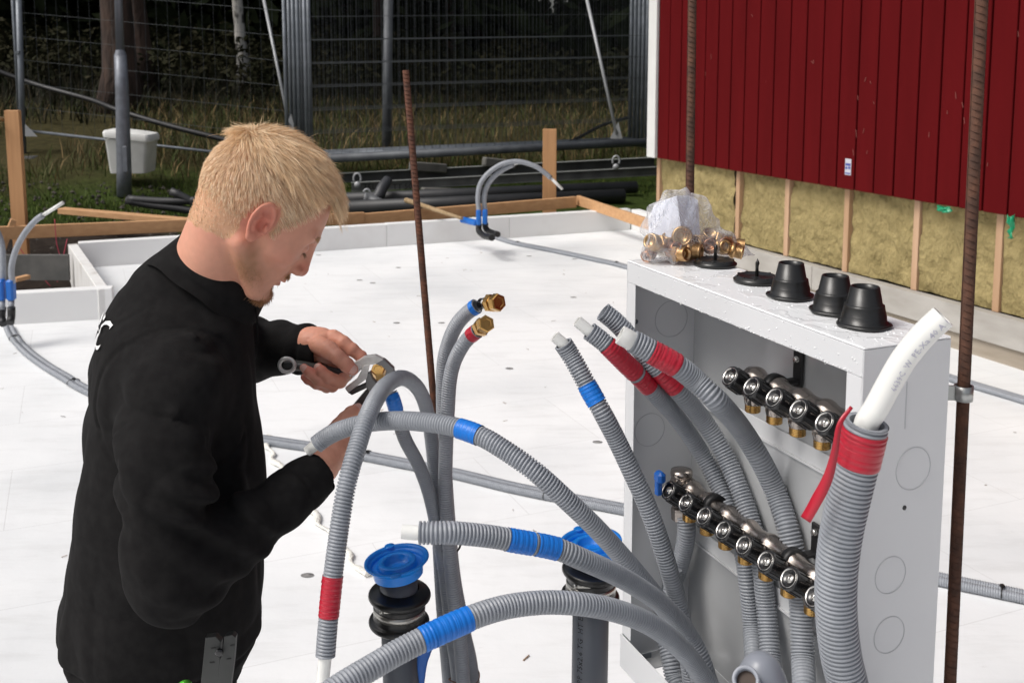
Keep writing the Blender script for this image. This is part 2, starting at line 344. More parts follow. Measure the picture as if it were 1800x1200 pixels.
# --- grass: short green, tall dry
def blades(name, n, xr, er, hgt, cols, lean=.4, w=.004, dens=None, seed=1):
    r = np.random.default_rng(seed); x = r.uniform(*xr, n); e = r.uniform(er[0], er[1], n); y = e + 9.75 + .40 * x
    if dens is not None:
        k = dens(x, y, e) > r.uniform(0, 1, n); x, y, e = x[k], y[k], e[k]; n = len(x)
    z = terr(x, y) - .02; h = hgt * r.uniform(.45, 1.25, n) * (1 + .35 * hnoise(np.stack([x, y, 0 * x], 1), 1.3, 9)); a = r.uniform(0, 6.28, n); la = r.uniform(0, 6.28, n); ln = h * lean * r.uniform(.2, 1.3, n)
    b = np.stack([x, y, z], 1); sd = np.stack([np.cos(a), np.sin(a), 0 * a], 1) * w * r.uniform(.6, 1.4, n)[:, None]
    ld = np.stack([np.cos(la), np.sin(la), 0 * la], 1) * ln[:, None]; up = np.array([0, 0, 1.0])
    V = np.stack([b - sd, b + sd, b + ld * .3 + up * (h * .55)[:, None] + sd * .7, b + ld * .3 + up * (h * .55)[:, None] - sd * .7, b + ld + up * h[:, None]], 1).reshape(-1, 3)
    i = np.arange(n) * 5; fs = np.stack([i, i + 1, i + 2, i + 3], 1).tolist() + np.stack([i + 3, i + 2, i + 4], 1).tolist()
    mb = MB(); mb.add(V, fs, True)
    m = vcol_mat('blade_' + name, .7, spec=.2)
    o = mb.build(name, m); cs = np.array(cols)[r.integers(0, len(cols), n)] * r.uniform(.6, 1.3, (n, 1))
    C = np.repeat(np.concatenate([cs, np.ones((n, 1))], 1), 5, 0); at = o.data.color_attributes.new('Col', 'FLOAT_COLOR', 'POINT'); at.data.foreach_set('color', C.ravel())
    return struct(o, 'stuff')
blades('green_grass', 60000, (-7.5, 5), (.1, 4.0), .06, [(.06, .10, .014), (.085, .11, .02), (.05, .075, .014)], .8, .005, lambda x, y, e: np.where(e < .2 + 1.1 * np.clip((-x - 2) / 1.5, 0, 1), 0, np.clip(1.3 - e * .28, .05, 1)))
def dryd(x, y, e):
    return np.clip(.42 + 1.1 * hnoise(np.stack([x, y, 0 * x], 1), .55, 4), 0, 1)
blades('dry_tall_grass', 30000, (-9, 5), (2.9, 8.5), .23, [(.26, .18, .085), (.15, .11, .05), (.08, .085, .03), (.055, .075, .022), (.06, .08, .02), (.05, .045, .018)], .7, .006, dryd, 3)
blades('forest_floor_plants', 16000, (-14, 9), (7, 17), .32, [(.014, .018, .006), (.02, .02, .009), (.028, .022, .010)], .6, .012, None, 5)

# --- trees
M_bark = mat('pine_bark', (.075, .045, .033), .95, col2=(.028, .019, .015), nscale=7, stretch=(1, 1, .25), bump=1.0, bscale=16, bdist=.05)
M_birch = mat('birch_bark', (.48, .46, .42), .8, col2=(.05, .045, .04), nscale=5, stretch=(1, 1, .55), ramp=(.5, .58))
def leafcloud(mb, centers, radii, n, size, r, flat=.6):
    idx = r.integers(0, len(centers), n); d = r.normal(size=(n, 3)); d /= np.linalg.norm(d, axis=1)[:, None]
    rad = radii[idx] * (r.uniform(0, 1, n) ** .45); c = centers[idx] + d * rad[:, None] * np.array([1, 1, flat])
    a = r.normal(size=(n, 3)); a /= np.linalg.norm(a, axis=1)[:, None]; b = np.cross(a, r.normal(size=(n, 3))); b /= np.linalg.norm(b, axis=1)[:, None] + 1e-9
    s = size * r.uniform(.5, 1.4, n)[:, None]; V = np.stack([c - a * s, c + b * s * .45, c + a * s, c - b * s * .45], 1).reshape(-1, 3)
    i = np.arange(n) * 4; mb.add(V, np.stack([i, i + 1, i + 2, i + 3], 1).tolist(), True)
M_needle = mat('needles', (.013, .019, .007), .8, col2=(.026, .034, .014), nscale=3, spec=.15)
def tree(x, y, h, r0, label, lowcrown=2.2, crown=1.6, seed=0, birch=False, nleaf=2600, name='pine_tree', lean=0):
    r = np.random.default_rng(seed); z0 = gz(x, y) - .1
    root = thing(name, label, 'tree', (x, y, z0), 'trees in the dark wood')
    k = np.linspace(0, 1, 14); pts = np.stack([x + lean * k * h + .10 * np.sin(k * 5 + seed), y + .06 * np.sin(k * 7 + seed), z0 + k * h], 1)
    rad = r0 * (1 - .8 * k) * (1 + .5 * np.exp(-k * 40)); mb = MB().sweep(pts, rad, 14)
    cs = []; rs = []
    for q in range(26 if nleaf > 0 else 0):
        t = r.uniform(lowcrown / h, 1); i = t * 13; p = np.array([np.interp(i, range(14), pts[:, c]) for c in range(3)]); a = r.uniform(0, 6.28); L_ = crown * (1.15 - .8 * t) * r.uniform(.6, 1.2)
        e = p + np.array([math.cos(a) * L_, math.sin(a) * L_, r.uniform(-.25, .35)]); mb.sweep([p, (p + e) / 2 + [0, 0, .1], e], [.035, .02, .006], 5)
        cs += [e, (p + e) / 2]; rs += [.55, .45]
    mb.build('trunk', M_birch if birch else M_bark, root)
    if nleaf > 0:
        mb = MB(); leafcloud(mb, np.array(cs), np.array(rs) * r.uniform(.8, 1.3, len(rs)), nleaf, .09, r); mb.build('crown', M_needle, root)
    return root
def at(px, Y): return (px - 900) / F_PX * Y
tree(at(200, 15.5), 15.5, 9, .26, 'thick reddish brown trunk directly behind the tapered grey lamp pole', 4.2, 2.4, 1)
tree(at(243, 17.5), 17.5, 9, .20, 'brown trunk half hidden behind the right side of the lamp pole', 4.2, 2.2, 2)
tree(at(432, 19), 19, 8, .11, 'slim birch trunk with pale patchy bark above the dry grass', 3.6, 1.6, 3, True, name='birch_tree')
TL = ['dark', 'mossy', 'thin dark', 'bare lower', 'shaded', 'crooked']
_k = 10
TREEL = ['dark conifer %s' % w for w in ('beyond the left photo edge', 'behind the grey fence post at far left', 'in the wood between fence post and lamp pole', 'in the wood just right of the lamp pole', 'deep in the wood above the white bin\'s right side', 'in the wood left of the leaning strut', 'behind the left frames of the stacked mesh panels', 'deep behind the left third of the stacked mesh', 'close behind the dull grey post', 'behind the thin rusty bar\'s tip', 'in the wood right of the thin rusty bar', 'deep in the wood behind the middle of the stacked mesh', 'in the wood above the arched far pipes', 'nearest to the fence above the far timber post', 'deep in the wood right of the timber post', 'behind the strut leaning across the stacked mesh', 'behind the right frames of the stacked mesh panels', 'hidden by the white corner trim of the house', 'hidden behind the left part of the red wall')]
for (px, Y, r0) in ((-60, 21, .18), (60, 24, .13), (125, 27, .14), (300, 25, .12), (345, 30, .16), (480, 27, .12), (560, 25, .11), (610, 31, .15), (660, 22, .10), (735, 27, .12), (790, 24, .10), (845, 30, .13), (905, 26, .11), (960, 23, .09), (1010, 29, .13), (1065, 25, .11), (1120, 27, .12), (1200, 24, .13), (1300, 26, .14)):
    _k += 1
    tree(at(px, Y), Y, RNG.uniform(7, 9.5), r0, TREEL[_k - 11], 1.2 + .8 * RNG.uniform(), 2.3, _k, nleaf=3400, name='conifer_tree')
# undergrowth and distant wood as one mass
r_ = np.random.default_rng(5); mb = MB(); cs = np.stack([r_.uniform(-26, 18, 620), r_.uniform(22, 42, 620), r_.uniform(0, 1, 620)], 1); cs[:, 2] = terr(cs[:, 0], cs[:, 1]) + r_.uniform(0, 1, 620) ** 1.1 * 8.5
leafcloud(mb, cs, r_.uniform(1.0, 2.1, 620), 100000, .28, r_, .8)
struct(mb.build('distant_wood', M_needle), 'stuff')
r_ = np.random.default_rng(8); mb = MB(); cs = np.stack([r_.uniform(-11, 7, 120), r_.uniform(17, 22, 120), r_.uniform(0, 1, 120)], 1); cs[:, 2] = terr(cs[:, 0], cs[:, 1]) + .15 + r_.uniform(0, 1, 120) * .5
leafcloud(mb, cs, r_.uniform(.4, .8, 120), 16000, .06, r_, .7)
struct(mb.build('shrub_layer', mat('shrub', (.014, .017, .006), .8, col2=(.028, .025, .011), nscale=2, spec=.15)), 'stuff')
# unseen leaf canopy, closed over the wood to keep it dark underneath
r_ = np.random.default_rng(6); mb = MB(); cs = np.stack([r_.uniform(-30, 20, 300), r_.uniform(17, 45, 300), r_.uniform(6.5, 10.5, 300)], 1)
leafcloud(mb, cs, r_.uniform(1.5, 2.6, 300), 32000, .45, r_, .5)
struct(mb.build('shade_canopy', M_needle), 'stuff')

# --- house wall
M_red = mat('red_paint', (.082, .0028, .0040), .85, col2=(.097, .0036, .005), nscale=6, bump=.35, bscale=40, stretch=(1, 1, .15), spec=.08, bdist=.001)
M_white = mat('white_paint', (.72, .72, .70), .5, col2=(.66, .66, .64), nscale=4, bump=.1)
M_stud = mat('stud_wood', (.52, .34, .22), .7, col2=(.42, .26, .15), nscale=9, stretch=(1, 1, .1))
M_wool = mat('mineral_wool', (.39, .315, .15), .95, col2=(.25, .20, .09), nscale=14, detail=14, ramp=(.25, .75), bump=1.0, bscale=40, stretch=(1, 1, .6), spec=.1, bdist=.03)
WD = np.array([-.4179, .9085, 0]); WN = np.array([.9085, .4179, 0])        # along wall (away), into house
WM = np.stack([WD, WN, np.array([0, 0, 1.0])], 1)
house = thing('house', 'red timber house with vertical boards, white corner trim and exposed insulation below', 'house', tuple(wallpt(3.6)))
S0, S1, ZB, ZT = -8.0, 3.66, .832, 4.6
def wbox(mb, s0, s1, z0, z1, o0, o1, bevel=0.0):
    mb.box(wallpt((s0 + s1) / 2, (o0 + o1) / 2, (z0 + z1) / 2), (s1 - s0, o1 - o0, z1 - z0), WM, bevel)
mb = MB(); wbox(mb, S0, S1 - .01, .27, ZT - .2, .10, 6.0); mb.build('wall', mat('wall_core', (.3, .27, .2), .9), house)
mb = MB(); s = S1 - .115; bw = .1665; k = 0
while s > S0:
    o = RNG.uniform(-.0012, .0012)
    wbox(mb, s - bw + .006, s - .006, ZB, ZT, -.022 + o, .0 + o, .003)
    wbox(mb, s - bw - .02, s - bw + .02, ZB + .004, ZT, .0, .02)
    s -= bw; k += 1
wbox(mb, S0, S1 - .11, ZB + .006, ZT, .021, .04)
mb.build('cladding', M_red, house)
mb = MB(); wbox(mb, S1 - .112, S1 + .012, ZB + .0, ZT, -.045, -.018, .002); wbox(mb, S1 - .011, S1 + .012, ZB, ZT, -.0175, .13, .002); mb.build('corner_trim', M_white, house)
for s in (-2.85, -2.25, -1.65, -1.05, -.45, .15, .75, 1.35, 1.95, 2.52, 3.15, 3.63):
    mb = MB(); wbox(mb, s - .0225, s + .0225, .27, ZB - .002, .047, .092, .002); mb.build('stud', M_stud, house)
def wool(s0, s1, off, seed):
    nx, nz = max(8, int((s1 - s0) / .018)), 34; a = np.linspace(s0 + .026, s1 - .026, nx); b = np.linspace(.275, ZB + .01, nz); A, B = np.meshgrid(a, b)
    Q = np.stack([A, B, 0 * A], -1); d = off + .018 * hnoise(Q, 7, seed) + .012 * hnoise(Q, 19, seed + 1) + .006 * hnoise(Q, 45, seed + 2)
    if seed % 3 == 0: d = d + .022 * np.clip(hnoise(Q * [1, 1.6, 1], 11, seed + 8), 0, 1)
    V = wallpt(0)[None, None] * 1.0 + A[..., None] * WD + d[..., None] * WN; V[..., 2] = B
    i = np.arange(nz - 1)[:, None] * nx + np.arange(nx - 1)[None]; MB().quads(V.reshape(-1, 3), np.stack([i, i + 1, i + nx + 1, i + nx], -1).reshape(-1, 4)).build('insulation', M_wool, house)
ss = [-2.85, -2.25, -1.65, -1.05, -.45, .15, .75, 1.35, 1.95, 2.52, 3.15, 3.63]
for i in range(len(ss) - 1): wool(ss[i], ss[i + 1], .07 - (.035 if i == 9 else 0) , i * 5)
M_sill = mat('grey_board', (.42, .40, .37), .85, col2=(.33, .31, .28), nscale=3, stretch=(1, 1, 3), bump=.3)
mb = MB()
s = S0
for s1 in (-5, -2.6, -.35, 1.6, 3.64): wbox(mb, s, s1 - .004, .105, .268, -.01, .06, .002); s = s1
mb.build('sill_board', M_sill, house)
mb = MB(); wbox(mb, S0, 3.6, -.02, .101, .015, .07); mb.build('plinth', mat('plinth_timber', (.36, .31, .25), .85, col2=(.25, .21, .16), nscale=5, stretch=(.3, .3, 3), bump=.3), house)
mb = MB(); wbox(mb, -2.2, -.65, .0, .035, -.06, .012); mb.build('wool_strip', M_wool, house)
mb = MB()   # roof over the wall
wbox(mb, S0 - .3, S1 + .35, ZT, ZT + .12, -.30, 6.5); mb.build('roof', mat('roof_dark', (.05, .05, .05), .7), house)
# small label on the boards + green bits
sp = wallpt(1.28, -.0245, 1.0)
lab = MB(); wbox(lab, 1.245, 1.30, .925, 1.03, -.0250, -.0236); lab.build('sticker', mat('label_paper', (.5, .5, .55), .5), house)
lab = MB(); wbox(lab, 1.25, 1.295, .985, 1.0, -.0262, -.0252); wbox(lab, 1.25, 1.295, .932, .940, -.0262, -.0252); wbox(lab, 1.25, 1.27, .965, .98, -.0262, -.0252); wbox(lab, 1.278, 1.295, .962, .978, -.0262, -.0252); lab.build('sticker_print', mat('label_blue', (.05, .07, .3), .5), house)
# pale scratches and splinters on the red paint
mb = MB()
for (px, py, L_, an) in ((1322, 28, .022, 60), (1428, 110, .03, 30), (1346, 144, .008, 80), (1521, 140, .03, 110), (1530, 145, .02, 60), (1508, 172, .03, 85), (1536, 181, .018, 60), (1505, 235, .05, 80), (1500, 268, .04, 75), (1524, 268, .02, 110), (1680, 168, .04, 80), (1692, 185, .03, 70), (1695, 212, .035, 80), (1665, 198, .02, 90), (1633, 237, .03, 90), (1736, 289, .02, 90), (1250, 100, .04, 85), (1240, 130, .03, 95), (1518, 230, .03, 100), (1430, 108, .02, 70), (1790, 60, .03, 80)):
    r = ray(px, py); w0 = wallpt(0, -.0245); t = np.dot(w0 - [0, 0, CAMZ], WN) / np.dot(r, WN); c = np.array([0, 0, CAMZ]) + r * t
    d = WD * math.cos(R(an)) + np.array([0, 0, 1]) * math.sin(R(an)); mb.bar(c - d * L_ / 2, c + d * L_ / 2, .003, .002, up=WN)
mb.build('paint_chips', mat('chip_pale', (.22, .06, .05), .8), house)
for (px, py, w, h, sd) in ((1664, 368, .10, .035, 1), (1782, 398, .03, .13, 2)):
    r = ray(px, py); w0 = wallpt(0, -.03); t = np.dot(w0 - [0, 0, CAMZ], WN) / np.dot(r, WN); c = np.array([0, 0, CAMZ]) + r * t
    a = np.linspace(-1, 1, 12); b = np.linspace(-1, 1, 10); A, B = np.meshgrid(a, b); Q = np.stack([A, B, 0 * A], -1)
    V = c + (A * w / 2 * (1 + .3 * hnoise(Q, 2, sd)))[..., None] * WD + (B * h / 2 * (1 + .4 * hnoise(Q, 2.5, sd + 3)))[..., None] * np.array([0, 0, 1]) + (.02 * hnoise(Q, 3, sd + 5))[..., None] * WN - .02 * WN
    i = np.arange(9)[:, None] * 12 + np.arange(11)[None]
    o = MB().quads(V.reshape(-1, 3), np.stack([i, i + 1, i + 13, i + 12], -1).reshape(-1, 4)).build('plastic_scrap', mat('green_plastic', (.01, .28, .13), .3), loc=tuple(c))
    md = o.modifiers.new('s', 'SOLIDIFY'); md.thickness = .001
    tag(o, ['', 'crumpled green plastic scrap tucked under the lower edge of the red boards', 'long green plastic strip hanging over the insulation at the right photo edge'][sd], 'plastic scrap')
# ================================================================== BACKGROUND OBJECTS
M_galv = mat('galvanised', (.20, .22, .245), .5, .35, col2=(.13, .145, .165), nscale=6, rvar=.1)
M_galvd = mat('galvanised_dull', (.11, .12, .13), .6, .3, col2=(.07, .075, .085), nscale=6)
M_wood = mat('pine_wood', (.50, .27, .125), .7, col2=(.40, .20, .085), nscale=5, stretch=(1, 1, 1), bump=.3, bscale=30)
M_wood2 = mat('pine_wood_old', (.42, .25, .13), .75, col2=(.30, .17, .085), nscale=6, bump=.3, bscale=30)
M_blk = mat('black_plastic', (.009, .009, .010), .5, bump=.05, bscale=60)
M_blkhose = mat('black_hose', (.018, .019, .021), .5, col2=(.03, .03, .032), nscale=5)
# --- mesh fence panels
M_wire = mat('fence_wire', (.105, .115, .12), .6, .2)
def fence_panel(label, bl, br, h, tubes=.021, nv=26, nh=6, mesh_mat=M_wire, wire=.0019, group='steel mesh fence panels'):
    bl = np.array(bl, float); br = np.array(br, float); d = br - bl; up = np.array([0, 0, 1.0]); L_ = np.linalg.norm(d)
    root = thing('mesh_fence', label, 'mesh fence', bl, group)
    tl, tr = bl + up * h, br + up * h; nn = nrm(np.cross(d, up))
    mb = MB(); mb.tube(bl - up * .04, tl, tubes, seg=10); mb.tube(br - up * .04, tr, tubes, seg=10); mb.tube(bl + up * .05, br + up * .05, tubes * .8, seg=10); mb.tube(tl, tr, tubes * .8, seg=10); mb.build('frame', M_galv, root)
    mb = MB()
    for k in range(1, nv):
        a = bl + d * k / nv; mb.tube(a + up * .05 + nn * .002, a + up * h + nn * .002, wire, seg=3, caps=False, smooth=False)
    for k in range(1, nh + 1):
        z = .05 + (h - .05) * k / (nh + 1); mb.tube(bl + up * z - nn * .002, br + up * z - nn * .002, wire * 1.25, seg=3, caps=False, smooth=False)
    mb.build('wire_mesh', mesh_mat, root); return root
fence_panel('single mesh fence panel standing at left behind the white bin and grass', P(36, 236, 12.4), P(506, 290, 11.7), 2.25, nv=24, nh=7, wire=.0016)
stk = ['front panel of the dense stack of mesh fence panels left of the house', 'second panel of the dense stack of mesh fence panels', 'third panel of the dense stack of mesh fence panels', 'fourth panel of the dense stack of mesh fence panels', 'fifth panel of the dense stack of mesh fence panels', 'rearmost panel of the dense stack of mesh fence panels']
for k in range(6):
    dx = (0, 8, -14, -22, -6, -30)[k]; dd = .07 * k
    fence_panel(stk[k], P(541 + dx * .9, 284 - k * 1.5, 11.6 + dd), P(1142 - k * 7, 256 - k * 1.2, 12.8 + dd), 2.35, tubes=.023, nv=44, nh=8, wire=.0014 if k else .0017, group='stacked mesh fence panels')
# thick tube lying along the foot of the panels
tag(MB().tube(P(560, 280, 11.3), P(1152, 249, 12.4), .046, seg=14).build('steel_tube', M_galvd, loc=tuple(P(560, 280, 11.3))), 'thick grey steel tube along the foot of the stacked fence panels', 'steel tube')
# brace struts
for (a, b, lb) in (((462, -8, 12.6), (509, 222, 11.9), 'thin pale steel strut leaning beside the panel edge above the man\'s head'), ((1030, -8, 12.0), (1084, 236, 11.6), 'thin pale steel strut leaning across the stacked fence panels near the house')):
    r = thing('brace_strut', lb, 'strut', P(*b), 'leaning fence struts')
    MB().tube(P(*a), P(*b), .019, seg=8).build('tube', mat('galv_pale', (.36, .37, .38), .5, .3), r)
    MB().add([P(b[0] - 12, b[1] + 8, b[2]), P(b[0] + 10, b[1] + 8, b[2]), P(b[0] + 3, b[1] - 22, b[2]), P(b[0] - 12, b[1] + 8, b[2] + .02), P(b[0] + 10, b[1] + 8, b[2] + .02), P(b[0] + 3, b[1] - 22, b[2] + .02)], [[0, 1, 2], [5, 4, 3], [0, 3, 4, 1], [1, 4, 5, 2], [2, 5, 3, 0]]).build('foot_plate', mat('galv_pale', (.36, .37, .38), .5, .3), r)
tag(MB().tube(P(683, -20, 13.6), P(679, 300, 13.4), .062, seg=12).build('steel_post', M_galvd, loc=tuple(P(679, 300, 13.4))), 'dull grey post standing behind the stacked fence mesh', 'post')
# posts at the left
r = thing('fence_post', 'grey steel fence post at the left photo edge behind the orange timber post', 'post', P(42, 300, 12.3))
MB().tube(P(32, -20, 12.3), P(42, 300, 12.3), .035, seg=12).build('pole', M_galv, r)
MB().box(P(31, 92, 12.26), (.05, .04, .03)).build('clamp', M_galv, r)
MB().box(P(44, 286, 12.2) + [0, 0, 0], (.34, .3, .16), bevel=.02).build('foot_block', mat('old_concrete', (.06, .06, .06), .9), r)
MB().add([P(44, 218, 12.2), P(66, 240, 12.2), P(44, 240, 12.2), P(44, 218, 12.23), P(66, 240, 12.23), P(44, 240, 12.23)], [[0, 1, 2], [5, 4, 3], [0, 3, 4, 1], [1, 4, 5, 2], [2, 5, 3, 0]]).build('foot_plate', mat('galv_pale', (.36, .37, .38), .5, .3), r)
# lamp pole
r = thing('lamp_pole', 'tapered blue grey lamp pole in front of the white bin', 'lamp pole', (at(217, 10.6), 10.6, gz(at(217, 10.6), 10.6) - .05))
pts = [P(x, y, 10.6) for x, y in ((218.5, 345), (218, 300), (214.5, 160), (211.5, 98))]
MB().sweep(pts, [.074, .0735, .065, .060], 20).sweep([P(211.5, 98, 10.6), P(211, 88, 10.6)], [.060, .042], 20, caps=False).build('base_tube', mat('pole_paint', (.20, .215, .245), .45, .3, col2=(.15, .16, .185), nscale=14), r)
MB().tube(P(211, 89, 10.6), P(203, -160, 10.6), .041, .034, seg=18).build('upper_tube', mat('pole_paint2', (.17, .18, .21), .45, .3), r)
MB().box(P(220, 280, 10.52), (.045, .012, .26), bevel=.004).build('service_hatch', mat('pole_paint', (.2, .2, .2)), r)
# white bin
r = thing('waste_bin', 'white plastic bin with a lid on the grass behind the lamp pole', 'bin', P(234, 305, 11.05)); c = P(234, 302, 11.05)
def loftbox(mb, secs, n=6):
    rings = []
    for (z, hx, hy, rc) in secs:
        ring = []
        for (sx, sy, a0) in ((1, 1, 0), (-1, 1, 90), (-1, -1, 180), (1, -1, 270)):
            for k in range(n): a = R(a0 + 90 * k / (n - 1)); ring.append((sx * (hx - rc) + rc * math.cos(a), sy * (hy - rc) + rc * math.sin(a), z))
        rings.append(ring)
    m = len(rings[0]); V = [p for q in rings for p in q]; fs = [list(range(m))[::-1], [(len(rings) - 1) * m + k for k in range(m)]]
    for i in range(len(rings) - 1):
        for j in range(m): fs.append([i * m + j, i * m + (j + 1) % m, (i + 1) * m + (j + 1) % m, (i + 1) * m + j])
    return V, fs
V, fs = loftbox(MB(), [(0, .185, .16, .03), (.02, .19, .165, .03), (.35, .222, .18, .035), (.36, .228, .185, .035)]); MB().add(np.array(V) + c, fs).build('tub', mat('bin_white', (.62, .62, .60), .5, col2=(.5, .5, .47), nscale=4), r, sharp=35) if False else None
mb = MB(); mb.add(np.array(V) + c, fs, True); o = mb.build('tub', mat('bin_white', (.85, .85, .83), .5, col2=(.70, .70, .68), nscale=5), r, sharp=40)
V, fs = loftbox(MB(), [(.355, .236, .195, .04), (.40, .240, .20, .04), (.425, .225, .19, .04), (.437, .15, .13, .04), (.44, .02, .02, .01)]); mb = MB(); V = np.array(V); V[:, 2] += .10 * (V[:, 0] / -.22) * .25; mb.add(V + c, fs, True); mb.build('lid', mat('bin_white', (1, 1, 1)), r, sharp=40)
# sagging black cable behind the pole
q, s = catmull([P(-40, 112, 12.9), P(60, 148, 12.9), P(160, 176, 12.6), P(210, 195, 12.3), P(300, 222, 12.1), P(380, 242, 12.0), P(440, 258, 11.95)], .1)
tag(MB().sweep(q, .032, 8).build('black_cable', M_blk, loc=tuple(q[0])), 'black cable hanging diagonally in front of the dry grass at left', 'cable')
q, s = catmull([P(960, 270, 12.4), P(1010, 246, 12.9), P(1060, 220, 13.6), P(1110, 205, 14)], .1)
tag(MB().sweep(q, .022, 8).build('black_cable', M_blk, loc=tuple(q[0])), 'black cable rising behind the fence mesh to the right of the timber post', 'cable')

# --- timber posts and rails round the slab
M_post = M_wood
def plank(mb, a, b, w, h, up=(0, 0, 1)): mb.bar(a, b, w, h, up, .003); return mb
def grain(name, c1, c2, axis):
    st = [14, 14, 14]; st[axis] = .8; return mat(name, c1, .7, col2=c2, nscale=2.2, stretch=tuple(st), bump=.25, bscale=8, ramp=(.3, .75))
M_wz = grain('timber_upright', (.60, .33, .155), (.46, .23, .10), 2); M_wx = grain('timber_rail', (.62, .36, .18), (.50, .27, .125), 0)
a = P(966, 385, 10.55); b = P(966, 227, 10.55); a[2] -= .25
o = tag(MB().box((a + b) / 2, (.137, .05, b[2] - a[2]), bevel=.003).build('timber_post', M_wz, loc=tuple(a)), 'orange pine timber post at the far side of the slab right of the arched pipe', 'post', 'timber posts')
a = P(42, 500, 8.62); b = P(22, 194, 8.62)
o = tag(MB().bar(a, b, .118, .05, (0, 1, 0), .003).build('timber_post', M_wz, loc=tuple(a)), 'tall orange pine timber post near the left photo edge', 'post', 'timber posts')
for (p1, p2, d1, d2, lb, hh) in (((-60, 412), (640, 383), 8.2, 9.52, 'pine timber rail passing behind the man\'s neck on the left', .105), ((600, 389), (1012, 355), 9.45, 10.32, 'pine timber rail along the far side of the slab behind the arched pipe', .11), ((1016, 352), (1152, 398), 10.38, 9.1, 'short pine timber rail turning from the far corner towards the house', .095)):
    A = P(p1[0], p1[1], d1); B = P(p2[0], p2[1], d2); tag(MB().bar(A, B, .04, hh, (0, 0, 1), .003).build('timber_beam', M_wx, loc=tuple(A)), lb, 'timber beam', 'timber rails')
for (p1, p2, d1, d2, w, h, lb) in (((108, 370), (352, 391), 9.4, 8.95, .10, .05, 'loose pine board lying on the dirt behind the left rail'), ((4, 440), (24, 386), 8.3, 8.35, .045, .045, 'short slanting pine brace beside the tall left post'), ((50, 486), (26, 492), 7.6, 7.5, .05, .03, 'curved bit of pine lying by the blue pipe bends')):
    A = P(p1[0], p1[1], d1); B = P(p2[0], p2[1], d2); tag(MB().bar(A, B, w, h, (0, 0, 1), .003).build('loose_board', M_wx, loc=tuple(A)), lb, 'board')
tag(MB().tube(P(-20, 206, 8.5), P(17, 212, 8.75), .02, seg=10).build('round_stick', mat('stick', (.33, .24, .13), .8), loc=tuple(P(17, 212, 8.75))), 'round wooden stick poking in from the left photo edge onto the tall post', 'stick')
tag(MB().bar(P(-10, 470, 7.9), P(122, 470, 7.9), .03, .2, (0, 0, 1), .003).build('concrete_board', mat('grey_form', (.16, .155, .145), .9, col2=(.10, .10, .095), nscale=6), loc=tuple(P(122, 470, 7.9))), 'grey form board in the dirt pit left of the dirty foam corner', 'form board')
# pink string lines
for i, pts in enumerate(([(96, 385), (100, 430), (110, 470), (96, 505)], [(118, 420), (105, 480), (98, 505)], [(30, 430), (60, 470), (92, 507)])):
    q, s = catmull([P(x, y, 8.3 - .1 * i) for x, y in pts], .05)
    tag(MB().sweep(q, .0035, 5).build('pink_string', mat('pink', (.45, .05, .09), .7), loc=tuple(q[0])), ['thin pink string hanging straight from the left rail', 'pink string slanting beside the dirty foam corner', 'pink string sagging from the left post over the dirt pit'][i], 'string')
# gravel
mb = MB()
for k in range(1500):
    x = RNG.uniform(-7.5, -2.9); y = RNG.uniform(6.5, 11.0)
    e = y - (9.75 + .4 * x)
    if e < .1 and x > -3.4 - .55 * (6.7 - y) * -1: continue
    c = np.array([x, y, gz(x, y) + .01]); s = RNG.uniform(.006, .03); V = RNG.normal(size=(6, 3)); V = np.array([[1, 0, 0], [-1, 0, 0], [0, 1, 0], [0, -1, 0], [0, 0, 1], [0, 0, -1]]) * s * RNG.uniform(.6, 1.2, (6, 1)) + c
    mb.add(V, [[0, 2, 4], [2, 1, 4], [1, 3, 4], [3, 0, 4], [2, 0, 5], [1, 2, 5], [3, 1, 5], [0, 3, 5]])
struct(mb.build('gravel', mat('gravel', (.10, .085, .07), .9, col2=(.04, .035, .03), nscale=2)), 'stuff')

# --- stacked lifting beams and drain pipes behind the rail
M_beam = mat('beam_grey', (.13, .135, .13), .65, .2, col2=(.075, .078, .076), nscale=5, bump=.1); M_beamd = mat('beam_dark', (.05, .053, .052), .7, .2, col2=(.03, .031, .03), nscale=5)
def cbeam(label, A, B, h, w, m, name='steel_beam'):
    A = np.array(A); B = np.array(B); r = thing(name, label, 'steel beam', A, 'steel beams behind the rail'); up = np.array([0, 0, 1.0]); t = .006
    d = nrm(B - A); nn = nrm(np.cross(d, up))
    MB().bar(A, B, t, h, up).build('web', m, r)
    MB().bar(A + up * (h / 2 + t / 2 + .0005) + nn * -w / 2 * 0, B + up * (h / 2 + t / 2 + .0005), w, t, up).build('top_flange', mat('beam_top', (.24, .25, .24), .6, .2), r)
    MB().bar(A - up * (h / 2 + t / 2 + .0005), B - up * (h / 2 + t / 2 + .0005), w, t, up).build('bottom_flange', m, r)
    return r
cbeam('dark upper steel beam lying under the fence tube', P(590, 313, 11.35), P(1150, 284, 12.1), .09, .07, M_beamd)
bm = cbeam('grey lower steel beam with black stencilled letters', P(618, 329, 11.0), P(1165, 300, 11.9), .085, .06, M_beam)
A = P(640, 331, 10.985); Bv = nrm(P(1100, 306, 11.8) - P(618, 329, 11.0)); nb = nrm(np.cross(Bv, [0, 0, 1]))
for (bx, txt) in ((638, 'TEL'), (690, 'TT 500')):
    o0 = P(bx, 331.5, 10.985) ; o0 = o0 + nb * -.0
    tm = text_mesh(txt, .085, lambda u, v, w: o0 + Bv * u + np.array([0, 0, 1]) * (v - .012), 'stencil_letters', mat('stencil', (.01, .01, .01), .8), bm)
    tm.location = (0, 0, 0)
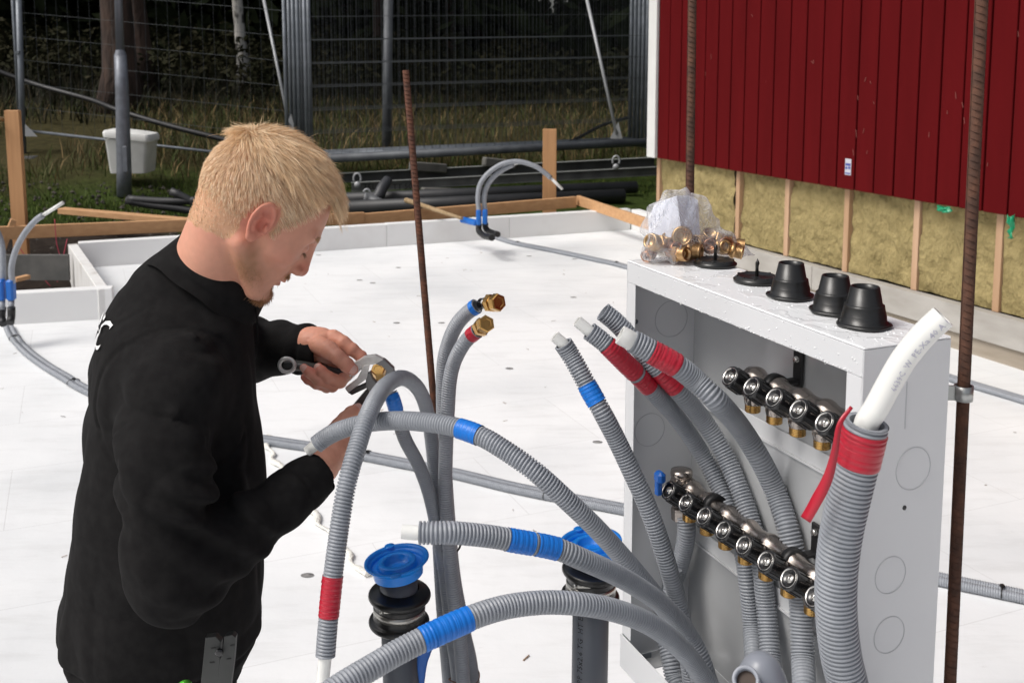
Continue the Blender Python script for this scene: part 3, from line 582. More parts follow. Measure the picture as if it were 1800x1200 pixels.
for i, (a, b) in enumerate((((722, 292, 11.3), (782, 296, 11.6)), ((850, 284, 11.6), (905, 290, 11.8)), ((742, 338, 10.95), (815, 340, 11.25)))):
    tag(MB().bar(P(*a), P(*b), .09, .10, (0, 0, 1), .01).build('wooden_block', mat('old_timber', (.15, .145, .13), .8, col2=(.09, .088, .08), nscale=4), loc=tuple(P(*a))), ['weathered block under the fence tube right of the rusty bar', 'weathered block behind the top of the arched grey pipe', 'weathered block below the stencilled beam right of the rusty bar'][i], 'timber block')
for i, (x, y, d) in enumerate(((628, 314, 10.9), (645, 342, 10.75), (1083, 283, 11.5))):
    c = P(x, y, d); r = thing('lifting_shackle', ['white lifting eye left of the stencilled letters', 'white lifting eye on the grey forked pipe end', 'white lifting eye on the beam near the house corner'][i], 'shackle', c, 'pale lifting eyes')
    a = np.linspace(-.6, math.pi + .6, 18); MB().sweep([c + np.array([.038 * math.cos(t), 0, .055 * math.sin(t)]) for t in a], .011, 8).build('ring', mat('galv_pale', (.36, .37, .38), .5, .3), r)
    MB().lathe(c + [0, -.01, -.065], (0, 1, 0), [(0, 0), (.035, 0), (.035, .02), (0, .02)], 14).build('base', mat('galv_pale', (.3, .3, .3)), r)
M_galvpipe = mat('grey_fitting', (.13, .135, .14), .5, .2)
q, s = catmull([P(640, 348, 10.6), P(652, 352, 10.6), P(665, 345, 10.6), P(672, 330, 10.65), P(682, 316, 10.75)], .03)
tag(MB().sweep(q, [.062 - .02 * abs(k - .5) for k in np.linspace(0, 1, len(q))], 14).build('pipe_elbow', mat('hose_dark2', (.035, .037, .042), .5), loc=tuple(q[0])), 'dark curved pipe elbow lying in front of the stencilled beam', 'pipe elbow')
q, s = catmull([P(640, 350, 10.55), P(652, 352, 10.55), P(668, 357, 10.5), P(690, 358, 10.5)], .02)
tag(MB().sweep(q, np.linspace(.075, .03, len(q)), 14).build('pipe_fitting', M_galvpipe, loc=tuple(q[0])), 'grey tapered pipe fitting behind the rail left of the rusty bar', 'pipe fitting')
for (a, b, rr, lb) in (((560, 352, 10.6), (1118, 329, 11.6), .068, 'long black drain pipe behind the far rail, the upper one'), ((600, 366, 10.3), (1096, 344, 11.2), .074, 'long black drain pipe just behind the far rail, the lower one')):
    tag(MB().tube(P(*a), P(*b), rr, seg=16).build('drain_pipe', M_blkhose, loc=tuple(P(*a))), lb, 'drain pipe', 'black drain pipes')
for (pts, lb) in (([(222, 352), (262, 360), (310, 366), (360, 374)], 'black corrugated pipe end on the grass left of the man\'s head'), ([(300, 336), (330, 350), (358, 368)], 'short black pipe lying crosswise left of the man\'s head'), ([(225, 350), (290, 354), (352, 352)], 'thin black pipe on the grass behind the loose board')):
    q, s = catmull([P(x, y, 9.9) for x, y in pts], .06); tag(MB().sweep(q, .038, 12).build('drain_pipe', M_blkhose, loc=tuple(q[0])), lb, 'drain pipe', 'black pipes on the grass')
# wooden stake holding the blue bend
tag(MB().tube(P(714, 352, 9.9), P(812, 384, 9.0), .026, .014, seg=10).build('wooden_stake', mat('stake', (.40, .29, .17), .8, col2=(.3, .2, .1), nscale=20), loc=tuple(P(812, 384, 9.0))), 'round wooden stake running across the rail to the blue bend support', 'stake')

# ================================================================== CONDUITS
M_cond = mat('grey_conduit', (.30, .318, .35), .42, col2=(.26, .277, .305), nscale=30, bump=.05, bscale=300, spec=.5)
M_condd = mat('conduit_inside', (.08, .085, .09), .6)
M_pex = mat('white_pipe', (.80, .80, .77), .35, sss=0, spec=.5)
M_blue = mat('blue_tape', (.004, .16, .60), .38, bump=.3, bscale=150, bdist=.001); M_redt = mat('red_tape', (.42, .012, .03), .35, bump=.3, bscale=150, bdist=.001)
M_tie = mat('cable_tie', (.01, .01, .01), .4)
def DK(d): return d * (1 - .055 * min(1.0, max(0.0, (1.8 - d) / .18)))     # foreground depth calibration
def PD(x, y, d): return P(x, y, DK(d))
def pathof(pts): return np.array([P(*p[:3]) if len(p) > 3 else PD(*p) for p in pts])
def nearest(q, s, pxpt):
    r = ray(*pxpt); t = q[:, 1]; pr = np.array([0, 0, CAMZ]) + r[None] * t[:, None]; return s[np.argmin(np.linalg.norm((pr - q) / t[:, None], axis=1))]
def sub(q, s, a, b, step=.001):
    n = max(3, int(abs(b - a) / step) + 1); t = np.linspace(a, b, n); return np.stack([np.interp(t, s, q[:, k]) for k in range(3)], 1), t
def hollow_end(mb, q, R_, rin, n=8):
    """q: path points from the open end inwards"""
    T = nrm(q[1] - q[0]); x, y, _ = frame_of(T); a = np.arange(20) * 2 * math.pi / 20
    c = np.cos(a)[:, None] * x + np.sin(a)[:, None] * y
    V = np.concatenate([q[0] + c * R_, q[0] + c * rin]); fs = [[k, (k + 1) % 20, 20 + (k + 1) % 20, 20 + k] for k in range(20)]; mb.add(V, fs)
    mb.sweep(q, rin, 20, caps=False)
def ribbed(mb, q, s, R_, pitch=.0042, amp=.085, seg=20, s0=0.0, s1=None, caps=True, phase=0, flat=.0):
    s1 = s[-1] if s1 is None else s1; n = int((s1 - s0) / pitch); base = np.arange(n)[:, None] * pitch + s0; off = np.array([0, .50, .60, .90]) * pitch
    t = (base + off[None]).ravel(); rr = np.tile(np.array([1, 1, 1 - amp, 1 - amp]), n) * R_
    Q = np.stack([np.interp(t, s, q[:, k]) for k in range(3)], 1); return mb.sweep(Q, rr, seg, caps=caps)
def conduit(label, pts, R_, tapes=(), pipe=None, rp=.009, pitch=.0048, end_open=True, group='grey corrugated conduits', loc=None, smooth_part=None, name='conduit', flap=None, seg=20, far_pipe=None, amp=.15):
    q, s = catmull(pathof(pts), .004); root = thing(name, label, 'conduit', q[-1] if loc is None else loc, group)
    mb = MB(); ribbed(mb, q, s, R_, pitch, seg=seg, caps=not end_open, amp=amp)
    if end_open: hollow_end(mb, sub(q, s, 0, .03, .01)[0], R_ * .97, R_ * .80)
    mb.build('sleeve', M_cond, root)
    if pipe is not None:
        pp = np.array([PD(*p) for p in pipe]); q0 = sub(q, s, .0, .035, .01)[0]; pp = np.vstack([pp, q0]); Q, S = catmull(pp, .004)
        mb = MB(); mb.sweep(Q, rp, 18, caps=False); hollow_end(mb, Q[:10], rp, rp * .78); mb.lathe(Q[9], Q[9] - Q[0], [(0, 0), (rp * .79, 0)], 18, capends=False)
        mb.build('inner_pipe', M_pex, root)
    for (a, b, colr) in tapes:
        sa, sb = nearest(q, s, a), nearest(q, s, b); sa, sb = min(sa, sb), max(sa, sb)
        Q, t = sub(q, s, sa, sb, .0007); rr = R_ * (1.035 + .018 * np.sign(np.sin(t / pitch * 2 * math.pi)) + .008 * np.sin(t * 700)); 
        mb = MB(); mb.sweep(Q, rr, 22, caps=False)
        # overlapping tape tail
        Q2, t2 = sub(q, s, sa + .25 * (sb - sa), sb + .003, .001); mb.sweep(Q2, R_ * 1.052 + .0003 * np.sin(t2 * 900), 22, caps=False)
        x, y, d = frame_of(Q[-1] - Q[-2]); c = Q[-1]
        mb.add([c + x * R_ * 1.04, c + x * R_ * 1.15 + d * .004, c + x * R_ * 1.12 - d * .008 + y * .004, c + x * R_ * 1.03 - d * .009], [[0, 1, 2, 3]])
        mb.build('tape', {'b': M_blue, 'r': M_redt}[colr], root)
    return root, q, s
# ================================================================== MANIFOLD CABINET
CO = np.array([.180, 1.6201, .7146]); CX = np.array([math.cos(-1.1767), math.sin(-1.1767), 0]); CX /= np.linalg.norm(CX); CY = np.array([-CX[1], CX[0], 0]); CM = np.stack([CX, CY, np.array([0, 0, 1.0])], 1)
def C3(x, y, z): return CO + CX * x + CY * y + np.array([0, 0, z])
CW, CD, CH = .5374, .1257, .6657; FL = .027
M_cab = mat('cabinet_paint', (.66, .67, .685), .32, col2=(.645, .655, .67), nscale=3, spec=.5, bump=.04, bscale=40)
def wet_mat():
    m = mat('cabinet_top_wet', (.80, .81, .82), .12, spec=.5); t = m.node_tree; N = t.nodes.new; L = t.links; b = t.nodes['Principled BSDF']
    tc = N('ShaderNodeTexCoord'); n = N('ShaderNodeTexNoise'); n.inputs['Scale'].default_value = 16; n.inputs['Detail'].default_value = 3; n.inputs['Distortion'].default_value = 1.4; L.new(tc.outputs['Object'], n.inputs[0])
    r = N('ShaderNodeValToRGB'); r.color_ramp.elements[0].position = .47; r.color_ramp.elements[1].position = .53; L.new(n.outputs['Fac'], r.inputs[0])
    bp = N('ShaderNodeBump'); bp.inputs['Strength'].default_value = 1; bp.inputs['Distance'].default_value = .0005; L.new(r.outputs[0], bp.inputs['Height']); L.new(bp.outputs[0], b.inputs['Normal'])
    mr = N('ShaderNodeMapRange'); mr.inputs[3].default_value = .30; mr.inputs[4].default_value = .16; L.new(r.outputs[0], mr.inputs[0]); L.new(mr.outputs[0], b.inputs['Roughness']); return m
M_top = wet_mat()
cab = thing('manifold_cabinet', 'white open-front metal manifold cabinet, its top wet with rain', 'cabinet', CO)
def cbox(mb, x0, x1, y0, y1, z0, z1, bevel=0.0): mb.box(C3((x0 + x1) / 2, (y0 + y1) / 2, (z0 + z1) / 2), (x1 - x0, y1 - y0, z1 - z0), CM, bevel); return mb
t_ = .0018
cbox(MB(), 0, CW, 0, CD, CH - .003, CH, .0012).build('top_panel', M_top, cab)
mb = MB(); cbox(mb, CW - t_, CW, 0, CD, .0, CH - .0032, .0008); mb.build('side_panel', M_cab, cab)
mb = MB(); cbox(mb, 0, t_, 0, CD, .0, CH - .0032, .0008); mb.build('side_panel', M_cab, cab)
M_cabin = mat('cabinet_inside', (.60, .61, .62), .22, .25, col2=(.44, .45, .46), nscale=2)
cbox(MB(), t_ + .0002, CW - t_ - .0002, CD - t_, CD - .0003, .002, CH - .0035).build('back_panel', M_cabin, cab)
cbox(MB(), t_ + .0002, CW - t_ - .0002, .0003, t_, CH - .0335 - .001, CH - .0033, .0005).build('front_flange', M_cab, cab)
cbox(MB(), t_ + .0002, FL, .0003, t_, .046, CH - .035, .0005).build('front_flange', M_cab, cab)
cbox(MB(), CW - FL, CW - t_ - .0002, .0003, t_, .046, CH - .035, .0005).build('front_flange', M_cab, cab)
cbox(MB(), -.002, CW + .002, -.0022, -.0003, -.012, .045, .0005).build('front_flange', M_cab, cab)
mb = MB()
for (x0, x1, y0, y1) in ((.0, CW, .003, .03), (.0, CW, .09, CD - .003), (.0, .05, .031, .089), (CW - .05, CW, .031, .089)): cbox(mb, x0 + .004, x1 - .004, y0, y1, .001, .003)
mb.build('bottom_panel', M_cabin, cab)
for k, (x, y) in enumerate(((.03, .02), (.03, .105), (.507, .02), (.507, .105))):
    mb = MB(); cbox(mb, x - .012, x + .012, y - .0015, y + .0015, .001 - CO[2], .012); cbox(mb, x - .0135, x - .0115, y - .0015, y + .025 * (1 if y < .05 else -1), .001 - CO[2], .011); cbox(mb, x - .03, x + .03, y - .02, y + .02, .0005 - CO[2], .004 - CO[2]); mb.build('leg', M_galv, cab)
# inner rails on the back
for z in (.425, .19):
    mb = MB(); cbox(mb, t_ + .001, CW - t_ - .001, CD - .0045, CD - t_ - .0004, z, z + .028, .001); cbox(mb, t_ + .001, CW - t_ - .001, CD - .0075, CD - .0047, z, z + .003); mb.build('mounting_rail', M_cab, cab)
def disc_ring(mb, c, ax, r, w, seg=40, up0=None, th=.0006): mb.lathe(c, ax, [(r - w, 0), (r - w, th), (r, th), (r, 0)], seg, capends=False, smooth=False)
M_line = mat('knockout_line', (.46, .47, .49), .5)
for (px, py) in ((1605, 823), (1565, 1010), (1563, 1115)):
    r = ray(px, py); n_ = CX; w0 = C3(CW + .0001, 0, 0); tt = np.dot(w0 - [0, 0, CAMZ], n_) / np.dot(r, n_); c = np.array([0, 0, CAMZ]) + r * tt
    mb = MB(); disc_ring(mb, c, CX, .0255 if py < 900 else .0225, .0008); mb.build('knockout', M_line, cab)
for (px, py, rr) in ((1142, 755, .0275), (1180, 560, .03)):
    r = ray(px, py); w0 = C3(t_ + .0001, 0, 0); tt = np.dot(w0 - [0, 0, CAMZ], CX) / np.dot(r, CX); c = np.array([0, 0, CAMZ]) + r * tt
    mb = MB(); disc_ring(mb, c, CX, rr, .0008); mb.build('knockout', M_line, cab)
def seglines(z):
    mb = MB(); cbox(mb, CW, CW + .0006, .045, .0458, z, z + .08); return mb
cbox(MB(), CW + .0002, CW + .0008, .062, .0630, .565, .62).build('pressed_seam', M_line, cab)
# screws and holes
mb = MB()
for (px, py, rr) in ((1590, 892, .0028),):
    r = ray(px, py); w0 = C3(CW + .0004, 0, 0); tt = np.dot(w0 - [0, 0, CAMZ], CX) / np.dot(r, CX); c = np.array([0, 0, CAMZ]) + r * tt; mb.lathe(c, CX, [(0, .0002), (rr, .0002), (rr, -.0004)], 14, capends=False)
mb.lathe(C3(.0135, -.0002, .565), -CY, [(0, .0002), (.0035, .0002)], 14, capends=False)
mb.build('screw_hole', mat('hole_black', (.03, .03, .03), .6), cab)
mb = MB(); mb.lathe(C3(.0012, .012, .568), CX, [(.003, 0), (.003, .008), (.004, .009), (0, .009)], 12); mb.build('screw', M_galv, cab)
# water drops on header and top
mb = MB(); rr_ = np.random.default_rng(3)
for k in range(420):
    u = rr_.uniform(.0, CW); 
    if k < 160: c = C3(u, -.0003, CH - .0325 + rr_.normal() * .0012); rd = rr_.uniform(.0004, .0011)
    elif k < 230: c = C3(u, .0, CH - .0325 + rr_.uniform(.002, .03)); rd = rr_.uniform(.0004, .0013)
    else: c = C3(u, rr_.uniform(.002, CD), CH - .0004); rd = rr_.uniform(.0006, .0022)
    mb.lathe(c - np.array([0, 0, rd * .3]), (0, 0, 1), [(0, -rd * .4), (rd * .8, -rd * .1), (rd, rd * .2), (rd * .7, rd * .7), (0, rd * .9)], 7, capends=False)
M_drop = mat('water_drop', (.86, .87, .88), .03, trans=.0, spec=1.0, coat=1)
struct(mb.build('water_drops', M_drop), 'stuff')

# --- manifolds
M_nick = mat('nickel', (.46, .41, .37), .24, 1.0, col2=(.38, .34, .31), nscale=30, rvar=.06, bump=.05, bscale=90)
M_brass = mat('brass', (.62, .38, .13), .28, 1.0, col2=(.52, .30, .10), nscale=40, rvar=.08); M_chrome = mat('chrome', (.62, .6, .57), .12, 1.0)
M_knob = mat('knob_black', (.012, .012, .013), .22, bump=.04, bscale=80, coat=.4)
KA = nrm(CY * .82 + np.array([0, 0, -.57]))          # knob face -> pipe
def threads(mb, base, ax, r, L_, pitch=.0022, seg=22):
    n = int(L_ / pitch); pr = []
    for k in range(n): pr += [(r * .91, k * pitch), (r, k * pitch + pitch * .4), (r, k * pitch + pitch * .6)]
    mb.lathe(base, ax, [(0, 0)] + pr + [(r * .9, L_), (r * .72, L_), (r * .70, L_ - .008), (0, L_ - .008)], seg, capends=False)
def manifold(label, x0, n, zf, px0, px1, brk, name='heating_manifold'):
    root = thing(name, label, 'manifold', C3(px0, .08, zf - .03), 'manifolds in the cabinet')
    pc = lambda x: C3(x, .037, zf) + KA * .049 + np.array([0, 0, -.002])
    def pcx(x): return pc(x)
    # body: bulging cast pipe
    pp_ = lambda x: pc(x) + np.array([0, 0, .020]) + CY * .005
    xs = np.linspace(px0, px1, int((px1 - px0) / .0025)); ph = (xs - x0) / .05
    rad = .0132 + .0042 * np.exp(-((ph - np.round(ph)) / .22) ** 2); MB().sweep([pp_(x) for x in xs], rad, 22).build('manifold_pipe', M_nick, root)
    for k in range(n):
        x = x0 + .05 * k; f = C3(x, .037, zf)
        mb = MB(); L_ = .031; ax = KA
        pr = [(0, .0030), (.0100, .0030), (.0112, .0010), (.0138, .0), (.0152, .0010), (.0158, .004), (.0160, L_ * .7), (.0163, L_ - .004), (.0150, L_), (.006, L_)]
        mb.lathe(f, ax, pr, 30, capends=False); X_, Y_, D_ = frame_of(ax)
        for g in range(15):
            a = g * 2 * math.pi / 15; dd = math.cos(a) * X_ + math.sin(a) * Y_; mb.bar(f + ax * .006 + dd * .0158, f + ax * (L_ - .005) + dd * .0161, .0016, .0016, dd)
        kn = mb.build('valve_knob', M_knob, root)
        mb = MB(); mb.lathe(f + ax * .0002, ax, [(.0112, .0010), (.0124, -.0008), (.0130, -.0004), (.0122, .0016)], 28, capends=False); mb.build('dial_ring', M_chrome, kn)
        mb = MB(); mb.lathe(f + ax * .0028, -ax, [(.0062, 0), (.0052, .0018), (.0030, .0016), (.0026, .0034), (.0012, .0042), (0, .0042)], 18, capends=False); mb.build('centre_screw', M_chrome, kn)
        mb = MB(); b = pcx(x); mb.tube(f + ax * (L_ - .001), b, .0125, .013, 18); mb.tube(b - np.array([0, 0, .004]), pp_(x), .0135, .0145, 18); mb.lathe(b, (0, 0, -1), [(.0118, .004), (.0128, .009), (.0118, .015), (.010, .017)], 20, capends=False)
        mb.build('valve_seat', M_nick, root)
        mb = MB(); threads(mb, b + np.array([0, 0, -.0135]), (0, 0, -1), .0112, .0135); mb.build('brass_thread', M_brass, root)
    for x in brk:
        a = pp_(x); mb = MB()
        mb.lathe(a - CX * .006, CX, [(.0135, 0), (.0195, 0), (.0195, .012), (.0135, .012)], 24, capends=False)
        e = a + CY * (CD - .006 - np.dot(a - CO, CY)); mb.bar(a + CY * .014 + np.array([0, 0, .006]), e + np.array([0, 0, .006]), .013, .007, (0, 0, 1), .002)
        mb.box(e + np.array([0, 0, .022]), (.020, .005, .052), CM, .002)
        br_ = mb.build('bracket', M_blk, root)
        mb = MB(); mb.lathe(e + np.array([0, 0, .036]) - CY * .003, -CY, [(.0, .004), (.003, .005), (.0048, .003), (.0055, 0)], 14, capends=False); mb.build('bolt', M_chrome, br_)
    return root, pcx
mu, pu = manifold('upper manifold in the cabinet, with five black knobs', .2308, 5, .5413, .215, .485, (.274, .462))
mb = MB(); cbox(mb, .362, .400, .108, .1115, .415, .49, .001); st = mb.build('strap_plate', mat('plate_grey', (.12, .13, .14), .4, .6), mu)
mb = MB(); mb.lathe(C3(.380, .108, .445), -CY, [(0, .006), (.0035, .0065), (.006, .004), (.0062, .001), (.0095, .001), (.0095, 0)], 18, capends=False); mb.build('bolt', M_chrome, st)
ml, pl_ = manifold('lower manifold in the cabinet, with eight black knobs', .0737, 8, .3134, .062, .48, (.135, .325))
# end fitting with blue cap at lower left
e = pl_(.062) + np.array([0, 0, .020]) + CY * .005; mb = MB(); mb.lathe(e + CX * .0, -CX, [(.0135, 0), (.017, .001), (.0175, .009), (.014, .012), (.013, .02), (.0165, .021), (.0165, .032), (0, .034)], 8, smooth=False, capends=False); mb.build('end_nut', M_nick, ml)
e2 = e - CX * .022; mb = MB(); q, s = catmull([e2, e2 + np.array([0, 0, .007]) - CX * .002, e2 + np.array([0, 0, .013])], .004); mb.sweep(q, .012, 18); mb.lathe(e2 + np.array([0, 0, .012]), (0, 0, 1), [(.0, 0), (.017, 0), (.018, .004), (.017, .010), (.006, .012), (0, .012)], 24, capends=False); mb.sweep([e2, e2 - np.array([0, 0, .035])], [.013, .0115], 16); mb.lathe(e2 - np.array([0, 0, .04]), (0, 0, -1), [(.0155, 0), (.016, .004), (.015, .02), (.012, .022)], 8, smooth=False); mb.build('elbow_valve', M_nick, ml)
c = P(1160, 838, 1.565); mb = MB(); q, s = catmull([c + CX * .014 + np.array([0, 0, -.02]), c + np.array([0, 0, .0]), c + np.array([0, 0, .008])], .003); mb.box(c + np.array([0, 0, .0]), (.020, .014, .018), CM, .004); mb.box(c + np.array([0, 0, -.018]) - CX * .004, (.010, .01, .026), CM, .002); mb.build('blue_handle', mat('blue_plastic', (.004, .10, .42), .35), ml)
# pale round tube end inside near bottom of the cabinet
# --- corrugated conduits
def PC(px, py, yl):
    """point where the pixel ray meets the plane at depth yl inside the cabinet, returned as (px, py, depth)"""
    r = ray(px, py); w0 = C3(0, yl, 0) - np.array([0, 0, CAMZ]); return (px, py, float(np.dot(w0, CY) / np.dot(r, CY)), 1)
CL = conduit
CL('corrugated conduit arching highest over the man\'s hands, red tape low on its left end', [(572, 1152, 1.44), (577, 1090, 1.45), (588, 990, 1.47), (607, 864, 1.50), (628, 785, 1.54), (650, 722, 1.60), (676, 680, 1.68), (706, 664, 1.78), (731, 678, 1.88), (747, 709, 1.95), (757, 760, 2.0), (766, 850, 2.02), (772, 960, 2.03), (779, 1080, 2.04), (790, 1210, 2.05), (812, 1500, 2.08), (820, 1640, 2.08)], .0138,
   tapes=[((577, 1012), (575, 1083), 'r')], pipe=[(566, 1235, 1.43), (568, 1190, 1.44)], rp=.0092)
CL('corrugated conduit with one blue tape running from the man\'s lower cuff to the cabinet', [(556, 781, 1.66), (575, 767, 1.66), (600, 755, 1.65), (640, 744, 1.64), (690, 739, 1.62), (740, 741, 1.59), (790, 748, 1.56), (840, 764, 1.53), (880, 786, 1.51), (940, 828, 1.49), (1000, 882, 1.49), (1050, 930, 1.505), (1100, 985, 1.53), (1150, 1045, 1.555), PC(1195, 1110, .02), PC(1230, 1190, .045), PC(1250, 1300, .055), PC(1262, 1500, .06), PC(1264, 1900, .06)], .0142,
   tapes=[((809, 752), (838, 764), 'b')], pipe=[(540, 794, 1.665), (547, 788, 1.665)], rp=.0085)
CL('corrugated conduit with two blue tapes side by side, middle height', [(737, 936, 1.28), (770, 936, 1.28), (800, 936, 1.285), (860, 942, 1.30), (900, 949, 1.31), (975, 963, 1.33), (1020, 981, 1.34), (1080, 1008, 1.38), (1130, 1037, 1.425), (1170, 1068, 1.465), PC(1210, 1115, -.012), PC(1240, 1180, .01), PC(1262, 1280, .035), PC(1276, 1500, .05), PC(1282, 2000, .05)], .0138,
   tapes=[((892, 947), (932, 954), 'b'), ((940, 956), (974, 964), 'b')], pipe=[(706, 934, 1.28), (720, 935, 1.28)], rp=.0087)
CL('lowest corrugated conduit with one wide blue tape, crossing the bottom left of the cabinet', [(560, 1232, 1.10), (600, 1204, 1.12), (650, 1174, 1.145), (700, 1145, 1.17), (750, 1120, 1.19), (800, 1097, 1.21), (850, 1077, 1.23), (900, 1064, 1.25), (960, 1058, 1.265), (1020, 1061, 1.28), (1080, 1072, 1.31), (1140, 1095, 1.35), (1190, 1132, 1.40), PC(1230, 1180, -.022), PC(1258, 1240, .0), PC(1284, 1400, .03), PC(1300, 2200, .045)], .0140,
   tapes=[((738, 1126), (822, 1088), 'b')])
CL('corrugated conduit topped by the brass nut in the plier jaws, blue tape below', [(686, 690, 1.90), (692, 706, 1.90), (711, 769, 1.93), (736, 817, 1.96), (755, 870, 1.98), (770, 940, 2.0), (782, 1010, 2.01), (793, 1110, 2.01), (806, 1210, 2.02), (826, 1500, 2.06), (832, 1660, 2.06)], .0133,
   tapes=[((689, 694), (696, 718), 'b')])
A1 = CL('corrugated conduit curving up to the higher brass cap with blue tape', [(838, 538, 2.02), (820, 551, 2.03), (802, 572, 2.04), (788, 604, 2.05), (780, 642, 2.055), (779, 700, 2.06), (781, 800, 2.06), (787, 900, 2.06), (797, 1010, 2.05), (815, 1110, 2.03), (832, 1210, 2.03), (850, 1500, 2.05), (855, 1660, 2.05)], .0148,
   tapes=[((846, 534), (834, 541), 'b')], amp=.10)
A2 = CL('corrugated conduit curving up to the lower brass cap with red tape', [(838, 582, 1.96), (824, 594, 1.97), (810, 612, 1.97), (797, 640, 1.98), (790, 674, 1.98), (787, 722, 1.98), (784, 785, 1.98), (783, 864, 1.98), (789, 950, 1.98), (797, 1040, 1.98), (809, 1130, 1.98), (815, 1210, 1.98), (835, 1500, 2.0), (842, 1670, 2.0)], .0142,
   tapes=[((838, 582), (828, 590), 'r')], amp=.12)
CL('corrugated conduit with one blue tape standing left of the cabinet opening', [(990, 604, 1.60), (1003, 624, 1.60), (1020, 654, 1.59), (1038, 688, 1.58), (1060, 727, 1.57), (1085, 775, 1.575), (1110, 828, 1.575), (1135, 882, 1.575), (1156, 938, 1.575), (1174, 995, 1.58), PC(1190, 1050, .02), PC(1203, 1110, .035), PC(1212, 1170, .05), PC(1222, 1260, .055), PC(1236, 1500, .055), PC(1240, 1900, .055)], .0142,
   tapes=[((1031, 676), (1046, 704), 'b')], pipe=[(975, 591, 1.60), (983, 598, 1.60)], rp=.0085)
CL('corrugated conduit with two red tapes and a long white pipe end', [(1036, 582, 1.57), (1056, 597, 1.57), (1075, 614, 1.57), (1103, 642, 1.585), (1130, 668, 1.60), (1152, 692, 1.615), (1190, 734, 1.643), PC(1228, 788, .088), PC(1258, 842, .102), PC(1284, 900, .104), PC(1304, 962, .104), PC(1314, 1020, .104), PC(1322, 1100, .103), PC(1327, 1200, .07), PC(1335, 1400, .055), PC(1342, 1850, .06)], .0140,
   tapes=[((1066, 605), (1117, 654), 'r'), ((1121, 658), (1139, 679), 'r')], pipe=[(1014, 564, 1.57), (1024, 572, 1.57)], rp=.0085)
CL('corrugated conduit open at its upper end, passing behind the thick red-taped one', [(1060, 548, 1.60), (1078, 562, 1.60), (1096, 580, 1.60), (1118, 606, 1.60), (1150, 642, 1.60), (1172, 664, 1.605), (1196, 690, 1.612), PC(1236, 738, .075), PC(1272, 796, .098), PC(1300, 860, .104), PC(1324, 930, .104), PC(1338, 990, .104), PC(1346, 1060, .104), PC(1354, 1150, .09), PC(1362, 1260, .06), PC(1370, 1500, .055), PC(1376, 1850, .06)], .0145,
   tapes=[((1156, 648), (1186, 681), 'r')])
CL('thicker corrugated conduit with wide red tape in front of the cabinet opening', [(1112, 600, 1.44), (1128, 608, 1.44), (1145, 618, 1.44), (1188, 642, 1.44), (1222, 668, 1.45), (1262, 706, 1.445), PC(1300, 750, .055), PC(1334, 803, .085), PC(1362, 860, .105), PC(1384, 925, .104), PC(1399, 990, .104), PC(1407, 1060, .103), PC(1411, 1150, .09), PC(1416, 1260, .06), PC(1424, 1500, .06), PC(1430, 1900, .06)], .0158,
   tapes=[((1146, 617), (1187, 642), 'r')], pipe=[(1090, 588, 1.435), (1101, 594, 1.435)], rp=.0128)
CL('short corrugated conduit hanging under the left end of the lower manifold', [PC(1203, 905, .085), PC(1207, 930, .088), PC(1203, 960, .09), PC(1192, 1000, .09), PC(1177, 1040, .085), PC(1170, 1075, .075), PC(1170, 1120, .065), PC(1182, 1180, .06), PC(1200, 1300, .06), PC(1210, 1850, .06)], .0150, end_open=False)
CL('corrugated conduit crossing low behind the front ones at the cabinet bottom', [PC(1184, 1000, .07), PC(1180, 1070, .06), PC(1195, 1130, .05), PC(1222, 1180, .05), PC(1250, 1260, .055), PC(1262, 1800, .06)], .0140, end_open=False)
# big near conduit with translucent pipe
BC = CL('thickest conduit at right with red tape and a long printed white pipe', [(1524, 742, 1.105), (1510, 800, 1.11), (1493, 870, 1.115), (1478, 940, 1.12), (1470, 1010, 1.125), (1470, 1080, 1.13), (1478, 1150, 1.135), (1494, 1220, 1.14), (1530, 1400, 1.15), (1560, 2500, 1.2)], .0222,
   tapes=[((1520, 755), (1506, 812), 'r')], pipe=[(1658, 556, 1.07), (1622, 590, 1.075), (1588, 632, 1.085), (1560, 680, 1.095), (1541, 715, 1.10)], rp=.0125, pitch=.0052, seg=32, amp=.11)
# dangling red tape strip
q, s = catmull([PD(1497, 715, 1.09), PD(1476, 745, 1.085), PD(1468, 790, 1.085), PD(1455, 840, 1.09), PD(1432, 885, 1.095), PD(1416, 913, 1.10)], .004)
Rv = ray(1450, 800); mb = MB(); V = []; fs = []
for i, p in enumerate(q):
    k = i / (len(q) - 1); w = .0018 + .0042 * min(1, k * 1.3) ; T = nrm(q[min(i + 1, len(q) - 1)] - q[max(i - 1, 0)]); sd = nrm(np.cross(T, Rv)); tw = .4 * math.sin(k * 5); sd = sd * math.cos(tw) + nrm(Rv) * math.sin(tw)
    V += [p - sd * w, p + sd * w]
    if i: fs.append([2 * i - 2, 2 * i - 1, 2 * i + 1, 2 * i])
mb.add(V, fs, True); o = mb.build('loose_tape_end', M_redt, BC[0]); md = o.modifiers.new('s', 'SOLIDIFY'); md.thickness = .0003
